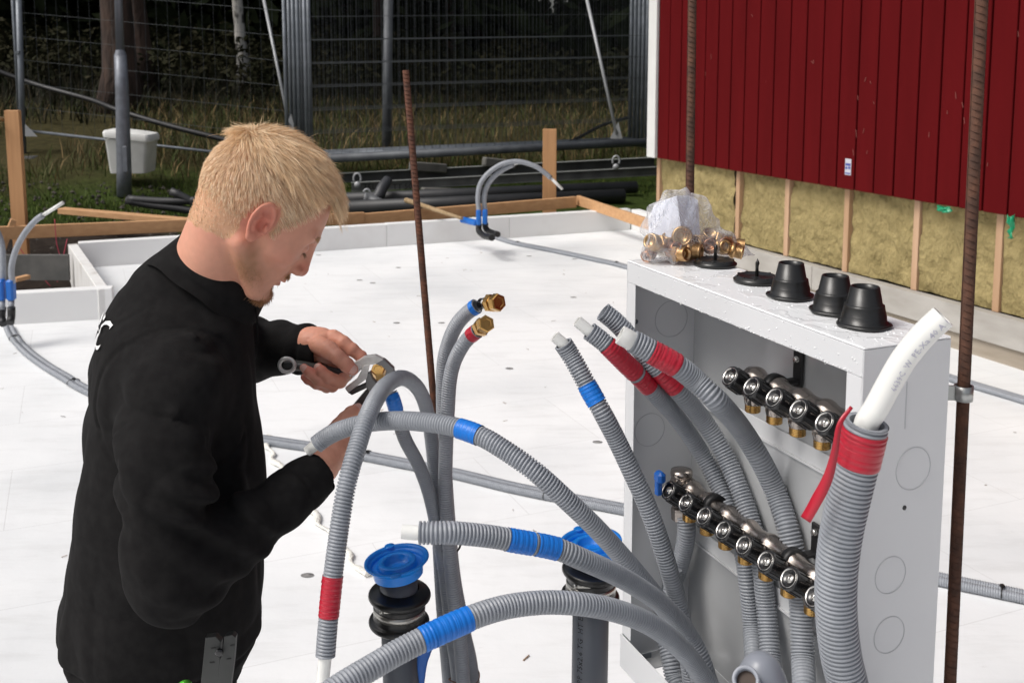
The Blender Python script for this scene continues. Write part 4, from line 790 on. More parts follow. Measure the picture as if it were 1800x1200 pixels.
# print on the white pipe
def on_tube(pts, r, ang, off, flip=1):
    Q, S = catmull(pts, .003)
    def fn(u, v, w):
        t = np.clip(u + off, 0, S[-1]); p = np.array([np.interp(t, S, Q[:, k]) for k in range(3)]); i = min(int(t / S[-1] * (len(Q) - 1)), len(Q) - 2); T = nrm(Q[i + 1] - Q[i])
        tocam = np.array([0, 0, CAMZ]) - p; tocam -= T * np.dot(tocam, T); a = nrm(tocam); b = np.cross(T, a) * flip; th = ang + v / r
        return p + (a * math.cos(th) + b * math.sin(th)) * (r + .0003)
    return fn
wp = [PD(1541, 715, 1.10), PD(1560, 680, 1.095), PD(1588, 632, 1.085), PD(1622, 590, 1.075), PD(1658, 556, 1.07)]
text_mesh('6639C  W  PE-Xa 40 A 1 X A', .0090, on_tube(wp, .0125, -.75, .028, -1), 'pipe_print', mat('print_violet', (.45, .44, .55), .6), BC[0], res=1)
# brass caps on the two tall conduits
def brasscap(label, pbase, ptip, r, name='brass_nut'):
    a = P(*pbase); b = P(*ptip); d = nrm(b - a); root = thing(name, label, 'brass nut', a, 'brass nuts')
    mb = MB(); mb.tube(a - d * .022, a + d * .002, r * .62, seg=20); mb.lathe(a + d * .001, d, [(0, 0), (r * .82, 0), (r * .85, .004), (r * .7, .006)], 20, capends=False); mb.build('neck', M_chrome, root)
    mb = MB(); mb.lathe(a + d * .004, d, [(r * .8, 0), (r, .0), (r, .012), (r * .86, .0125)], 6, smooth=False, capends=False, up0=(.3, 0, 1)); threads(mb, a + d * .012, d, r * .8, .009)
    mb.lathe(a + d * .0205, d, [(r * .8, 0), (r * .97, .0015), (r * .97, .014), (r * .86, .0165), (r * .55, .0165), (r * .5, .0155), (0, .0155)], 6, smooth=False, capends=False, up0=(.6, 0, 1)); mb.build('hex_cap', M_brass, root); return root
brasscap('brass hex cap on the higher blue-taped conduit', (858, 533, 2.015), (898, 530, 1.96), .0185)
brasscap('brass hex cap on the lower red-taped conduit', (843, 577, 1.955), (868, 560, 1.90), .0178)
brasscap('brass hex nut held in the jaws of the pliers', (668, 668, 1.885), (664, 646, 1.86), .0145)
# cable ties / wire round the bundle
for (y, xa, xb, m, lb, w) in ((958, 762, 812, M_tie, 'black cable tie round the standing bundle of conduits', .0022), (1190, 786, 846, mat('rust_wire', (.16, .06, .03), .8), 'rusty tie wire twisted round the standing bundle of conduits', .0012)):
    c = P((xa + xb) / 2, y, 2.02); rx = (xb - xa) / 2 / F_PX * 2.0 - .001; a = np.linspace(0, 2 * math.pi, 40); pts = [c + np.array([rx * math.cos(t), (.027) * math.sin(t), .006 * math.sin(2 * t) + .004 * math.cos(t)]) for t in a]
    mb = MB(); mb.sweep(pts, w, 6, caps=False)
    mb.box(pts[28], (.008, .005, .006)); tag(mb.build('cable_tie' if m is M_tie else 'tie_wire', m, loc=tuple(c)), lb, 'cable tie' if m is M_tie else 'tie wire')

# --- standpipes with blue caps
M_pvc = mat('grey_pvc', (.105, .115, .135), .36, col2=(.095, .105, .122), nscale=4, stretch=(1, 1, .2)); M_rub = mat('black_rubber', (.012, .012, .012), .3, bump=.1, bscale=120); M_bcap = mat('blue_cap', (.004, .23, .80), .33, sss=0)
def standpipe(label, px, Y, rp, ycap, ycoup, tilt, txt=None, ring_off=0):
    top = P(px, ycap, Y); base = np.array([top[0] + tilt, top[1], 0.0]); root = thing('standpipe', label, 'standpipe', base, 'grey standpipes with blue caps')
    ax = nrm(top - base); MB().tube(base, top - ax * .01, rp, seg=40).build('pipe', M_pvc, root)
    cz = P(px, ycoup, Y)[2]; cb = base + ax * (cz / ax[2])
    mb = MB(); pr = []
    def torus(h, R1, r1):
        return [(R1 + r1 * math.cos(t) if r1 * math.cos(t) + R1 > rp else rp, h + r1 * math.sin(t)) for t in np.linspace(-math.pi / 2, math.pi / 2, 9)]
    pr = [(rp + .001, -.045), (rp + .008, -.044)] + torus(-.030, rp + .0155, .0075) + [(rp + .013, -.018), (rp + .013, .012)] + torus(.026, rp + .0165, .008) + [(rp + .006, .040), (rp + .001, .041)]
    tl = nrm(ax + np.array([.05, -.03, 0])); mb.lathe(cb, tl, pr, 40, capends=False); cp = mb.build('rubber_coupling', M_rub, root)
    mb = MB(); mb.lathe(cb - tl * .011, tl, [(rp + .0132, 0), (rp + .0140, .0), (rp + .0140, .014), (rp + .0132, .014)], 40, capends=False); sc = P(px - 27, ycoup + 8, Y - rp - .012); mb.bar(sc, sc + np.array([.03, 0, 0]), .008, .008, (0, 0, 1), .002); mb.lathe(sc, (-1, 0, 0), [(0, .006), (.005, .006), (.006, 0)], 12); mb.build('hose_clamp', mat('clamp_steel', (.45, .44, .41), .3, .9), cp)
    # blue cap: skirt, flat rim, recessed rings
    cl = nrm(ax + np.array([-.10, -.02, 0])); k = rp / .0385; mb = MB()
    pr = [(.050, -.006), (.0525, .016), (.055, .020), (.0625, .022), (.0660, .0245), (.0655, .0275), (.061, .027), (.058, .0235), (.056, .014), (.042, .012), (.0405, .0135), (.039, .0235), (.0365, .0245), (.0285, .0245), (.0265, .0225), (.025, .010), (.012, .009), (0, .009)]
    mb.lathe(top, cl, [(a * k, b * k) for a, b in pr], 56, capends=False)
    x, y, d = frame_of(cl)
    for a0 in (1.9, 4.8): cc = top + d * .026 * k + (math.cos(a0) * x + math.sin(a0) * y) * .066 * k; mb.lathe(cc - d * .001, cl, [(0, -.001), (.010, -.001), (.011, .0005), (.010, .002), (0, .002)], 18, capends=False)
    mb.build('blue_cap', M_bcap, root); return root, base, ax
sp1 = standpipe('front left grey standpipe with dished blue cap and black rubber coupling', 700, 1.97, .0375, 1004, 1066, .012)
sp2 = standpipe('rear grey standpipe with blue cap, partly behind the conduits, printed pipe', 1040, 2.04, .0375, 972, 1022, -.004)
b0, ax0 = sp2[1], sp2[2]; zt = P(1020, 1190, 2.04)[2]
pts = [b0 + ax0 * z for z in np.linspace(zt - .12, zt + .25, 8)]
text_mesh('SYFE O  PP 75x2.6 TG  HT EN 14', .0175, on_tube(pts, .0375, .42, .06, -1), 'pipe_print', mat('print_black', (.01, .01, .012), .6), sp2[0], res=1)
o = text_mesh('', .01, lambda u, v, w: (0, 0, 0), 'x', M_tie, None) if False else None
# blue plastic tail below the front standpipe
q, s = catmull([P(752, 1100, 1.93), P(748, 1135, 1.93), P(742, 1165, 1.93), P(741, 1210, 1.93)], .006); mb = MB(); mb.sweep(q, [.011 * (1 - .7 * abs(2 * k - .7)) + .003 for k in np.linspace(0, 1, len(q))], 8, flat=.35)
tag(mb.build('blue_strap', mat('blue_plastic', (.004, .10, .42), .35), loc=tuple(q[0])), 'blue plastic strap hanging beside the front left standpipe', 'strap')
# grey dome fitting at the bottom edge
dr = thing('pipe_hood', 'smooth grey domed plastic fitting with a round port at the bottom photo edge', 'pipe fitting', PD(1338, 1300, 1.12)); c = PD(1338, 1148, 1.10)
a = np.linspace(0, 1, 26); pr = [(.0, 0)] + [(.0335 * math.sin(min(1, k * 1.0) * math.pi / 2) ** .8, .085 * (1 - math.cos(k * math.pi / 2)) ) for k in a[1:]] + [(.034, .30)]
MB().lathe(c, (.03, 0, -1), pr, 36, capends=False).build('dome', mat('fitting_grey', (.22, .235, .27), .35, col2=(.19, .2, .22), nscale=12), dr)
cc = PD(1312, 1196, 1.063); MB().lathe(cc, ray(1312, 1196) * -1 + np.array([-.15, 0, .3]), [(.0095, -.02), (.0135, -.02), (.0140, .006), (.0125, .008), (.0100, .006), (.0095, -.004)], 28, capends=False).build('port_rim', mat('fitting_grey2', (.30, .32, .36), .3), dr)
MB().lathe(cc, ray(1312, 1196) * -1 + np.array([-.15, 0, .3]), [(0, .0), (.0096, .0)], 20, capends=False).build('port_hole', mat('brown_hole', (.05, .03, .02), .6), dr)

# --- rebars
M_rust = mat('rust', (.115, .042, .022), .9, col2=(.055, .024, .015), nscale=60, bump=.5, bscale=220); M_rust2 = mat('rust_dark', (.105, .045, .026), .9, col2=(.055, .026, .017), nscale=60, bump=.5, bscale=220)
def rebar(label, a, b, r, m):
    a = np.array(a, float); b = np.array(b, float); L_ = np.linalg.norm(b - a); d = nrm(b - a); x, y, _ = frame_of(d); mb = MB(); mb.tube(a, b, r, seg=14); n = int(L_ / .0085)
    ang = np.linspace(.15, math.pi - .15, 9)
    for side in (0, math.pi):
        for k in range(n):
            c = a + d * (k * .0085 + .003); pts = np.array([c + (math.cos(t + side) * x + math.sin(t + side) * y) * r * 1.0 + d * .006 * (t / math.pi - .5) * (1 if side == 0 else -1) for t in ang])
            mb.sweep(pts, np.array([.2, .7, 1, 1, 1, 1, 1, .7, .2]) * r * .17, 4, caps=False, smooth=False)
    for t in (0, math.pi): mb.bar(a + r * 1.02 * math.cos(t) * x, b + r * 1.02 * math.cos(t) * x, r * .22, r * .22, y)
    return tag(mb.build('rebar', m, loc=tuple(a)), label, 'rebar', 'rusty reinforcing bars')
rebar('thin rusty bar standing behind the brass-capped conduits', G(835, 1560, 0) * [1, 1, 0], P(713, 124, 2.18), .0063, M_rust)
rebar('rusty bar rising behind the bag of fittings in front of the red boards', P(1219, 600, 1.82) * [1, 1, 0] + np.array([0, 0, .0]), P(1220, -260, 1.82), .0066, M_rust2)
pa, pb = P(1686, 690, 1.225), P(1726, -10, 1.225); dd = (pb - pa) / (pb[2] - pa[2]); lo = P(1670, 1200, 1.225)
dlow = (pa - lo) / (pa[2] - lo[2])
rb3 = rebar('thick rusty bar clamped to the right side of the cabinet', lo - dlow * lo[2], pa + dd * 1.15, .0082, M_rust2) if False else None
root3 = rebar('thick rusty bar clamped to the right side of the cabinet', (lo + (pa - lo) * 0) - (pb - lo) / (pb[2] - lo[2]) * lo[2], pb + (pb - lo) * .25, .0068, M_rust2)
c = pa; mb = MB(); ax = nrm(pb - lo); mb.lathe(lo + (pb - lo) * ((pa[2] - lo[2]) / (pb[2] - lo[2])) - ax * .009, ax, [(.0092, 0), (.0112, 0), (.0112, .018), (.0092, .018)], 24, capends=False); cc_ = lo + (pb - lo) * ((pa[2] - lo[2]) / (pb[2] - lo[2])); mb.bar(cc_ + np.array([-.020, .0, 0]), cc_ + np.array([-.010, 0, 0]), .018, .003, (0, 1, 0)); 
tag(mb.build('pipe_clamp', mat('clamp_zinc', (.42, .43, .42), .35, .8), loc=tuple(cc_)), 'zinc clamp holding the thick rusty bar to the cabinet', 'clamp')

# --- things on the cabinet top
ZT_ = CO[2] + CH
def cone(label, px, py, k=1.0, name='rubber_sleeve'):
    c = G(px, py, ZT_ + .0006); root = thing(name, label, 'rubber sleeve', c, 'black cone sleeves on the cabinet'); mb = MB()
    pr = [(.0200, .003), (.0335, .0), (.0350, .001), (.0352, .0035), (.0325, .0055), (.0305, .0060), (.0300, .016), (.0296, .0165), (.0272, .0275), (.0268, .0300), (.0255, .0305), (.0242, .031), (.0195, .0545), (.0188, .0552), (.0172, .0550), (.0170, .045), (.021, .03), (.024, .006), (0, .004)]
    mb.lathe(c, (0, 0, 1), [(a * k, b * k) for a, b in pr], 40, capends=False); mb.build('cone', M_rub, root)
    mb = MB(); r_ = np.random.default_rng(int(px)); a = np.linspace(0, 2 * math.pi, 60); pts = [c + np.array([math.cos(t) * (.0345 * k + .0012 * math.sin(5 * t + px)), math.sin(t) * (.0345 * k + .0012 * math.cos(4 * t)), .0025]) for t in a]; mb.sweep(pts, .0022, 6, caps=False); mb.build('base_lip', M_rub, root)
cone('tallest-looking black cone sleeve, left of the three on the cabinet top', 1389, 522, .84)
cone('black cone sleeve in the middle of the three, half hidden by its neighbour', 1466, 548, .84)
cone('black cone sleeve nearest the right end of the cabinet', 1518, 572, .86)
def flat(label, px, py):
    c = G(px, py, ZT_ + .0006); root = thing('rubber_flange', label, 'rubber flange', c, 'flat black flanges on the cabinet'); mb = MB()
    mb.lathe(c, (0, 0, 1), [(0, .001), (.030, .0), (.0325, .001), (.0330, .004), (.030, .0065), (.0285, .008), (.0265, .0095), (.024, .0085), (.015, .0065), (.006, .0068), (.0045, .008), (0, .008)], 40, capends=False)
    for k in range(10):
        a = k * .628; mb.box(c + np.array([.027 * math.cos(a), .027 * math.sin(a), .0085]), (.004, .0035, .003), bevel=.0006)
    mb.build('disc', M_rub, root)
    mb = MB(); mb.sweep([c + np.array([0, 0, .006]), c + np.array([0, 0, .022]), c + np.array([.0005, 0, .027]), c + np.array([.0005, 0, .033])], [.0026, .0024, .0030, .0004], 10); mb.build('spike', M_rub, root)
flat('flat black rubber flange with spike, beside the plastic bag', 1257, 466)
flat('flat black rubber flange with spike, between the bag and the cones', 1330, 495)
# plastic bag with fittings
def bag_fitting(c, ax, r, L_, kind, label):
    root = thing('brass_fitting', label, 'brass fitting', c, 'fittings in the plastic bag'); mb = MB(); m = M_copper if kind % 3 == 1 else M_brassb
    if kind % 2 == 0: mb.lathe(c, ax, [(r * .55, .002), (r * .6, 0), (r * .95, 0), (r, .0015), (r, L_ * .45), (r * .8, L_ * .5), (r * .8, L_), (r * .5, L_), (r * .45, .003)], 6, smooth=False, capends=False)
    else: mb.lathe(c, ax, [(r * .4, .004), (r * .45, 0), (r * .7, 0), (r * .75, .003), (r * .95, .004), (r, .006), (r, L_ * .5), (r * .82, L_ * .55), (r * .82, L_), (r * .5, L_), (r * .4, .006)], 24, capends=False)
    mb.build('body', m, root)
    mb = MB(); threads(mb, c + nrm(ax) * L_ * .6, ax, r * .86, L_ * .6, .002, 18); mb.build('thread', m, root)
M_brassb = mat('brass_pale', (.50, .34, .18), .38, 1.0, col2=(.55, .33, .15), nscale=50); M_copper = mat('copper', (.45, .25, .15), .38, 1.0, col2=(.5, .22, .12), nscale=50)
fl = [(1186, 458, 1.62, .015, (.6, -.7, .1)), (1212, 434, 1.6, .015, (-.7, -.5, .3)), (1172, 436, 1.64, .014, (.1, -.3, 1)), (1264, 434, 1.58, .014, (.3, -.9, .2)), (1276, 462, 1.55, .013, (.8, -.5, 0)), (1234, 420, 1.6, .014, (-.3, -.8, -.4)), (1160, 430, 1.66, .017, (-.6, -.6, .3)), (1178, 448, 1.63, .015, (.3, -.8, .3)), (1197, 418, 1.62, .021, (-.1, -1, .25)), (1205, 446, 1.60, .016, (.8, -.4, 0)), (1222, 458, 1.585, .014, (-.9, -.3, .1)), (1240, 432, 1.60, .016, (.2, -.6, .8)), (1258, 418, 1.60, .015, (1, -.2, -.3)), (1268, 448, 1.57, .017, (.1, -1, .2)), (1284, 430, 1.565, .015, (.9, -.1, -.1)), (1292, 452, 1.545, .014, (.9, -.3, -.2)), (1146, 445, 1.675, .013, (-.5, -.7, -.3)), (1188, 432, 1.66, .016, (.5, -.5, .6)), (1228, 444, 1.62, .016, (-.4, -.8, .4)), (1248, 455, 1.58, .014, (-.2, -.9, .3))]
nm = ['lying low in the middle left', 'above the lowest one in the middle', 'standing upright at the left', 'right of the flange spike', 'low near the right tip', 'touching the paper\'s right corner', 'left end, low', 'left, under the paper', 'centre, big round ring under the paper', 'centre, lying flat', 'bottom centre', 'right of the paper corner', 'upper right', 'behind the flange spike', 'right side', 'far right tip', 'leftmost', 'hidden behind the big ring', 'under the paper corner', 'just behind the flat flange']
for i, (x, y, d, r, ax) in enumerate(fl):
    x = min(x, 1281); d = 1.595 + .045 * min(1, max(0, (x - 1188) / 36)) + .015 * (i % 3) + (d - (1.62 - (x - 1205) / 200 * .13)) * .5; r *= .9
    c = P(x, y, d); c[2] = max(c[2], ZT_ + r * .9 + .004); bag_fitting(c, np.array(ax), r, r * 1.5, i, 'brass fitting inside the plastic bag, ' + nm[i])
# paper
pp = [P(1135, 431, 1.6550), P(1139, 374, 1.6600), P(1160, 348, 1.6600), P(1191, 346, 1.6300), P(1198, 414, 1.6200), P(1166, 428, 1.6300)]
mb = MB(); mb.add([P(1143, 435, 1.6450), P(1139, 385, 1.6550), P(1152, 357, 1.6600), P(1190, 344, 1.6250), P(1199, 412, 1.6100), P(1170, 424, 1.6200)], [[0, 1, 2, 3, 4, 5]]); mb.add([P(1190, 344, 1.6250), P(1199, 412, 1.6100), P(1231, 413, 1.6400), P(1227, 352, 1.6600), P(1212, 343, 1.6600)], [[0, 1, 2, 3, 4]])
pr_ = tag(mb.build('paper_sheet', mat('paper', (.74, .77, .88), .6), loc=tuple(P(1190, 412, 1.6200))), 'folded white printed paper inside the plastic bag', 'paper'); md = pr_.modifiers.new('s', 'SOLIDIFY'); md.thickness = .0004
mb = MB(); rr_ = np.random.default_rng(2)
u0 = P(1143, 435, 1.6425); ux = (P(1199, 412, 1.6075) - P(1143, 435, 1.6425)); uy = P(1190, 344, 1.6225) - P(1199, 412, 1.6075)
for k in range(11):
    f = .12 + .07 * k; a = u0 + ux * f + uy * rr_.uniform(.25, .35); b = u0 + ux * f + uy * rr_.uniform(.55, .9); mb.bar(a, b, .0008, .0002, nrm(np.cross(ux, uy)))
mb.build('print_lines', mat('ink', (.25, .28, .4), .7), None, loc=None); o = bpy.data.objects['print_lines']; o.parent = pr_; o.matrix_parent_inverse = Matrix.Translation(pr_.location).inverted()
def bag_mat():
    m = bpy.data.materials.new('clear_bag'); m.use_nodes = True; t = m.node_tree; N = t.nodes.new; L = t.links; b = t.nodes['Principled BSDF']; out = t.nodes['Material Output']
    b.inputs['Base Color'].default_value = (.9, .9, .92, 1); b.inputs['Roughness'].default_value = .12; b.inputs['Specular IOR Level'].default_value = .9
    tr = N('ShaderNodeBsdfTransparent'); tr.inputs[0].default_value = (.97, .97, .97, 1); mx = N('ShaderNodeMixShader'); fr = N('ShaderNodeLayerWeight'); fr.inputs[0].default_value = .35
    mr = N('ShaderNodeMapRange'); mr.inputs[3].default_value = .13; mr.inputs[4].default_value = .65; L.new(fr.outputs['Facing'], mr.inputs[0]); L.new(mr.outputs[0], mx.inputs[0]); L.new(tr.outputs[0], mx.inputs[1]); L.new(b.outputs[0], mx.inputs[2]); L.new(mx.outputs[0], out.inputs['Surface'])
    tc = N('ShaderNodeTexCoord'); n = N('ShaderNodeTexNoise'); n.inputs['Scale'].default_value = 26; n.inputs['Detail'].default_value = 4; n.inputs['Distortion'].default_value = 1.0; L.new(tc.outputs['Object'], n.inputs[0]); bp = N('ShaderNodeBump'); bp.inputs['Strength'].default_value = 1; bp.inputs['Distance'].default_value = .02; L.new(n.outputs['Fac'], bp.inputs['Height']); L.new(bp.outputs[0], b.inputs['Normal']); L.new(bp.outputs[0], fr.inputs['Normal']); return m
M_bag = bag_mat()
outl = [(1133, 455), (1131, 425), (1134, 395), (1145, 362), (1166, 341), (1190, 338), (1216, 340), (1236, 352), (1250, 378), (1264, 404), (1285, 412), (1300, 428), (1328, 458), (1296, 468), (1240, 464), (1180, 466), (1150, 460)]
# loft: for each direction around a centre, revolve-like blob with depth
cx, cy = 1205, 418; cd = 1.605; V = []; fs = []; nA = 96; nR = 26
oa = np.array([(math.atan2(y - cy, x - cx), math.hypot(x - cx, y - cy)) for x, y in outl]); oa = oa[np.argsort(oa[:, 0])]; aa = np.concatenate([oa[:, 0] - 2 * math.pi, oa[:, 0], oa[:, 0] + 2 * math.pi]); rr = np.tile(oa[:, 1], 3)
for j in range(nR + 1):
    ph = math.pi * j / nR
    for i in range(nA):
        th = 2 * math.pi * i / nA - math.pi; rad = np.interp(th, aa, rr) * math.sin(ph) ** .7; dep = -math.cos(ph) * .046
        x = cx + rad * math.cos(th); y = cy + rad * math.sin(th); p = P(x, y, cd + dep * .9 + .052 * np.clip((x - 1190) / 50, 0, 1)); k = np.array([p[0] * 1.0, p[1], p[2]]); p = p + .0105 * (.4 - np.abs(np.array([hnoise(k, 34, 1), hnoise(k, 30, 2), hnoise(k, 36, 3)]))) + .004 * np.array([hnoise(k, 70, 5), hnoise(k, 66, 6), hnoise(k, 74, 7)]) + .002 * hnoise(k, 90, 4); p[2] = max(p[2], ZT_ + .0012); V.append(p)
for j in range(nR):
    for i in range(nA): fs.append([j * nA + i, j * nA + (i + 1) % nA, (j + 1) * nA + (i + 1) % nA, (j + 1) * nA + i])
bagb = thing('plastic_bag', 'clear crumpled plastic bag of brass fittings on the cabinet top', 'plastic bag', P(1205, 460, 1.605)); MB().add(V, fs, True).build('bag_film', M_bag, bagb)

# --- pipes lying on the slab
def lying(label, pts, r=.016, off=0.0, ribs=True, group='pipes lying on the slab'):
    W3 = np.array([G(x, y, r) for x, y in pts]); q, s = catmull(W3, .02)
    T = np.gradient(q, axis=0); T /= np.linalg.norm(T, axis=1)[:, None]; q = q + np.cross(T, [0, 0, 1]) * off; q[:, 2] = r
    root = thing('floor_pipe', label, 'pipe', q[0], group); mb = MB(); ribbed(mb, q, s, r, .0075, .10, seg=10); mb.build('sleeve', M_cond, root); return root, q, s
def ties(q, s, fr, label):
    for f in fr:
        i = int(f * (len(q) - 1)); c = q[i].copy(); T = nrm(q[min(i + 1, len(q) - 1)] - q[i - 1]); a = np.linspace(0, 2 * math.pi, 24); sd = np.cross(T, [0, 0, 1])
        mb = MB(); mb.sweep([c + sd * (.032 * math.cos(t)) + np.array([0, 0, 1]) * (.0175 * math.sin(t) + .002) for t in a], .0026, 6, caps=False); mb.box(c + np.array([0, 0, .022]), (.012, .012, .01)); tag(mb.build('cable_tie', M_tie, loc=tuple(c)), label[fr.index(f)], 'cable tie')
L1 = [(14, 572), (24, 592), (48, 618), (80, 642), (115, 663), (150, 684), (250, 728), (360, 756), (480, 775), (600, 793), (700, 812), (800, 832), (900, 856), (1000, 876), (1105, 896), (1300, 935), (1500, 985), (1665, 1020), (1800, 1048), (1900, 1070)]
p1 = lying('nearer one of the pair of grey pipes crossing the slab behind the man', L1, off=.0152); p2 = lying('farther one of the pair of grey pipes crossing the slab behind the man', L1, off=-.0152)
ties(p1[1] * [1, 1, 1] - np.cross(nrm(p1[1][1] - p1[1][0]), [0, 0, 1]) * 0, p1[2], [], [])
mid = (p1[1] + p2[1][:len(p1[1])] if len(p1[1]) == len(p2[1]) else None)
q0, s0_ = catmull(np.array([G(x, y, .0145) for x, y in L1]), .02)
def tie_at(pts, lb):
    for (x, y), l in zip(pts, lb):
        c = G(x, y, .0145); i = int(np.argmin(np.linalg.norm(QQ - c, axis=1))); c = QQ[i]; T = nrm(QQ[min(i + 1, len(QQ) - 1)] - QQ[max(i - 1, 0)]); sd = np.cross(T, [0, 0, 1]); a = np.linspace(0, 2 * math.pi, 24)
        mb = MB(); mb.sweep([c + sd * (.033 * math.cos(t)) + np.array([0, 0, 1]) * (.0180 * math.sin(t) + .002) for t in a], .0028, 6, caps=False); mb.box(c + np.array([0, 0, .021]), (.012, .012, .008)); tag(mb.build('cable_tie', M_tie, loc=tuple(c)), l, 'cable tie', 'cable ties on the floor pipes')
QQ = q0; tie_at([(24, 596), (130, 672), (645, 800), (962, 868), (1755, 1040)], ['black cable tie on the floor pipes just below the left blue bends', 'black cable tie on the floor pipes left of the man\'s back', 'black cable tie on the floor pipes behind the high arching conduit', 'black cable tie on the floor pipes near the cabinet', 'black cable tie on the floor pipes right of the thick rusty bar'])
L2 = [(858, 412), (900, 426), (950, 436), (1000, 446), (1050, 457), (1098, 468), (1250, 512), (1450, 585), (1600, 642), (1690, 670), (1800, 703), (1900, 735)]
p3 = lying('nearer one of the pair of grey pipes along the far side of the slab', L2, off=.0155, r=.016); p4 = lying('farther one of the pair of grey pipes along the far side of the slab', L2, off=-.0165, r=.016)
QQ, _ = catmull(np.array([G(x, y, .0145) for x, y in L2]), .02); tie_at([(910, 428), (1085, 464)], ['black cable tie on the far floor pipes near the blue bend', 'black cable tie on the far floor pipes close to the cabinet'])

# --- pipe bends with blue supports
M_bend = mat('blue_bend', (.006, .13, .50), .4)
def bend(label, arcs, blue, elbows, d, r, arm=None):
    root = thing('pipe_bend', label, 'pipe bend', P(blue[0][0], blue[0][3], d))
    for i, pts in enumerate(arcs):
        q, s = catmull([P(x, y, d + .03 * i) for x, y in pts], .02); MB().sweep(q, r, 12).build('grey_pipe', M_cond, root); e = q[-1] - q[-2]; MB().tube(q[-1], q[-1] + nrm(e) * (.14 if i == 0 else .05), r * .62, seg=10).build('pipe_end', M_pex, root)
    for (x0, x1, y0, y1) in blue: 
        a = P((x0 + x1) / 2, y0, d); b = P((x0 + x1) / 2, y1, d); w = (x1 - x0) / F_PX * d; MB().box((a + b) / 2, (w, w * 1.3, abs(a[2] - b[2])), bevel=.01).build('support', M_bend, root)
    if arm: MB().bar(P(arm[0], arm[1], d + .25), P(arm[2], arm[3], d), .05, .05, (0, 0, 1), .01).build('support_arm', M_bend, root)
    for pts in elbows:
        q, s = catmull([P(x, y, dd) for x, y, dd in pts], .02); q[:, 2] = np.maximum(q[:, 2], .022); MB().sweep(q, r * 1.25, 12).build('elbow', M_blk, root)
    return root
bend('far pair of grey pipes arching up from a blue bend support on the slab', [[(842, 372), (840, 345), (845, 322), (860, 303), (884, 288), (911, 284), (940, 292), (958, 304), (968, 313)], [(853, 372), (851, 350), (856, 328), (868, 311), (885, 298), (903, 289)]], [(837, 846, 368, 396), (848, 857, 368, 394)], [[(842, 394, 8.9), (842, 406, 8.9), (852, 415, 8.75), (865, 418, 8.5)], [(853, 392, 8.95), (854, 402, 8.95), (862, 408, 8.9), (875, 412, 8.75)]], 8.9, .021, arm=(812, 386, 838, 392))
bend('pair of grey pipes rising from a blue bend support at the left photo edge', [[(22, 498), (20, 472), (27, 442), (42, 412), (62, 388), (76, 378)], [(5, 498), (5, 460), (2, 425), (-12, 395), (-30, 375)]], [(13, 26, 491, 528), (-4, 9, 491, 528)], [[(20, 540, 5.95), (20, 556, 5.95), (18, 568, 5.92)], [(4, 540, 5.98), (3, 558, 5.98), (6, 570, 5.95)]], 6.0, .0175)
MB().tube(P(20, 526, 6.0), P(20, 545, 5.97), .0165, seg=10).build('pipe_end_link', M_cond, bpy.data.objects['pipe_bend.001']); MB().tube(P(4, 526, 6.0), P(4, 545, 5.97), .0165, seg=10).build('pipe_end_link', M_cond, bpy.data.objects['pipe_bend.001'])
# ================================================================== SDF TOOLS
def smin(a, b, k):
    h = np.clip(.5 + .5 * (b - a) / k, 0, 1); return b + (a - b) * h - k * h * (1 - h)
def smax(a, b, k): return -smin(-a, -b, k)
def ell(p, c, r):
    r = np.asarray(r, float); q = (p - np.asarray(c, float)); k0 = np.linalg.norm(q / r, axis=-1); k1 = np.linalg.norm(q / (r * r), axis=-1) + 1e-9; return k0 * (k0 - 1) / k1
def sph(p, c, r): return np.linalg.norm(p - np.asarray(c, float), axis=-1) - r
def cap(p, a, b, ra, rb=None):
    rb = ra if rb is None else rb; a = np.asarray(a, float); b = np.asarray(b, float); ab = b - a; t = np.clip(((p - a) @ ab) / (ab @ ab), 0, 1); return np.linalg.norm(p - a - t[:, None] * ab, axis=-1) - (ra + (rb - ra) * t)
def chain(p, pts, rs, k=.004):
    d = None
    for i in range(len(pts) - 1):
        e = cap(p, pts[i], pts[i + 1], rs[i], rs[i + 1]); d = e if d is None else smin(d, e, k)
    return d
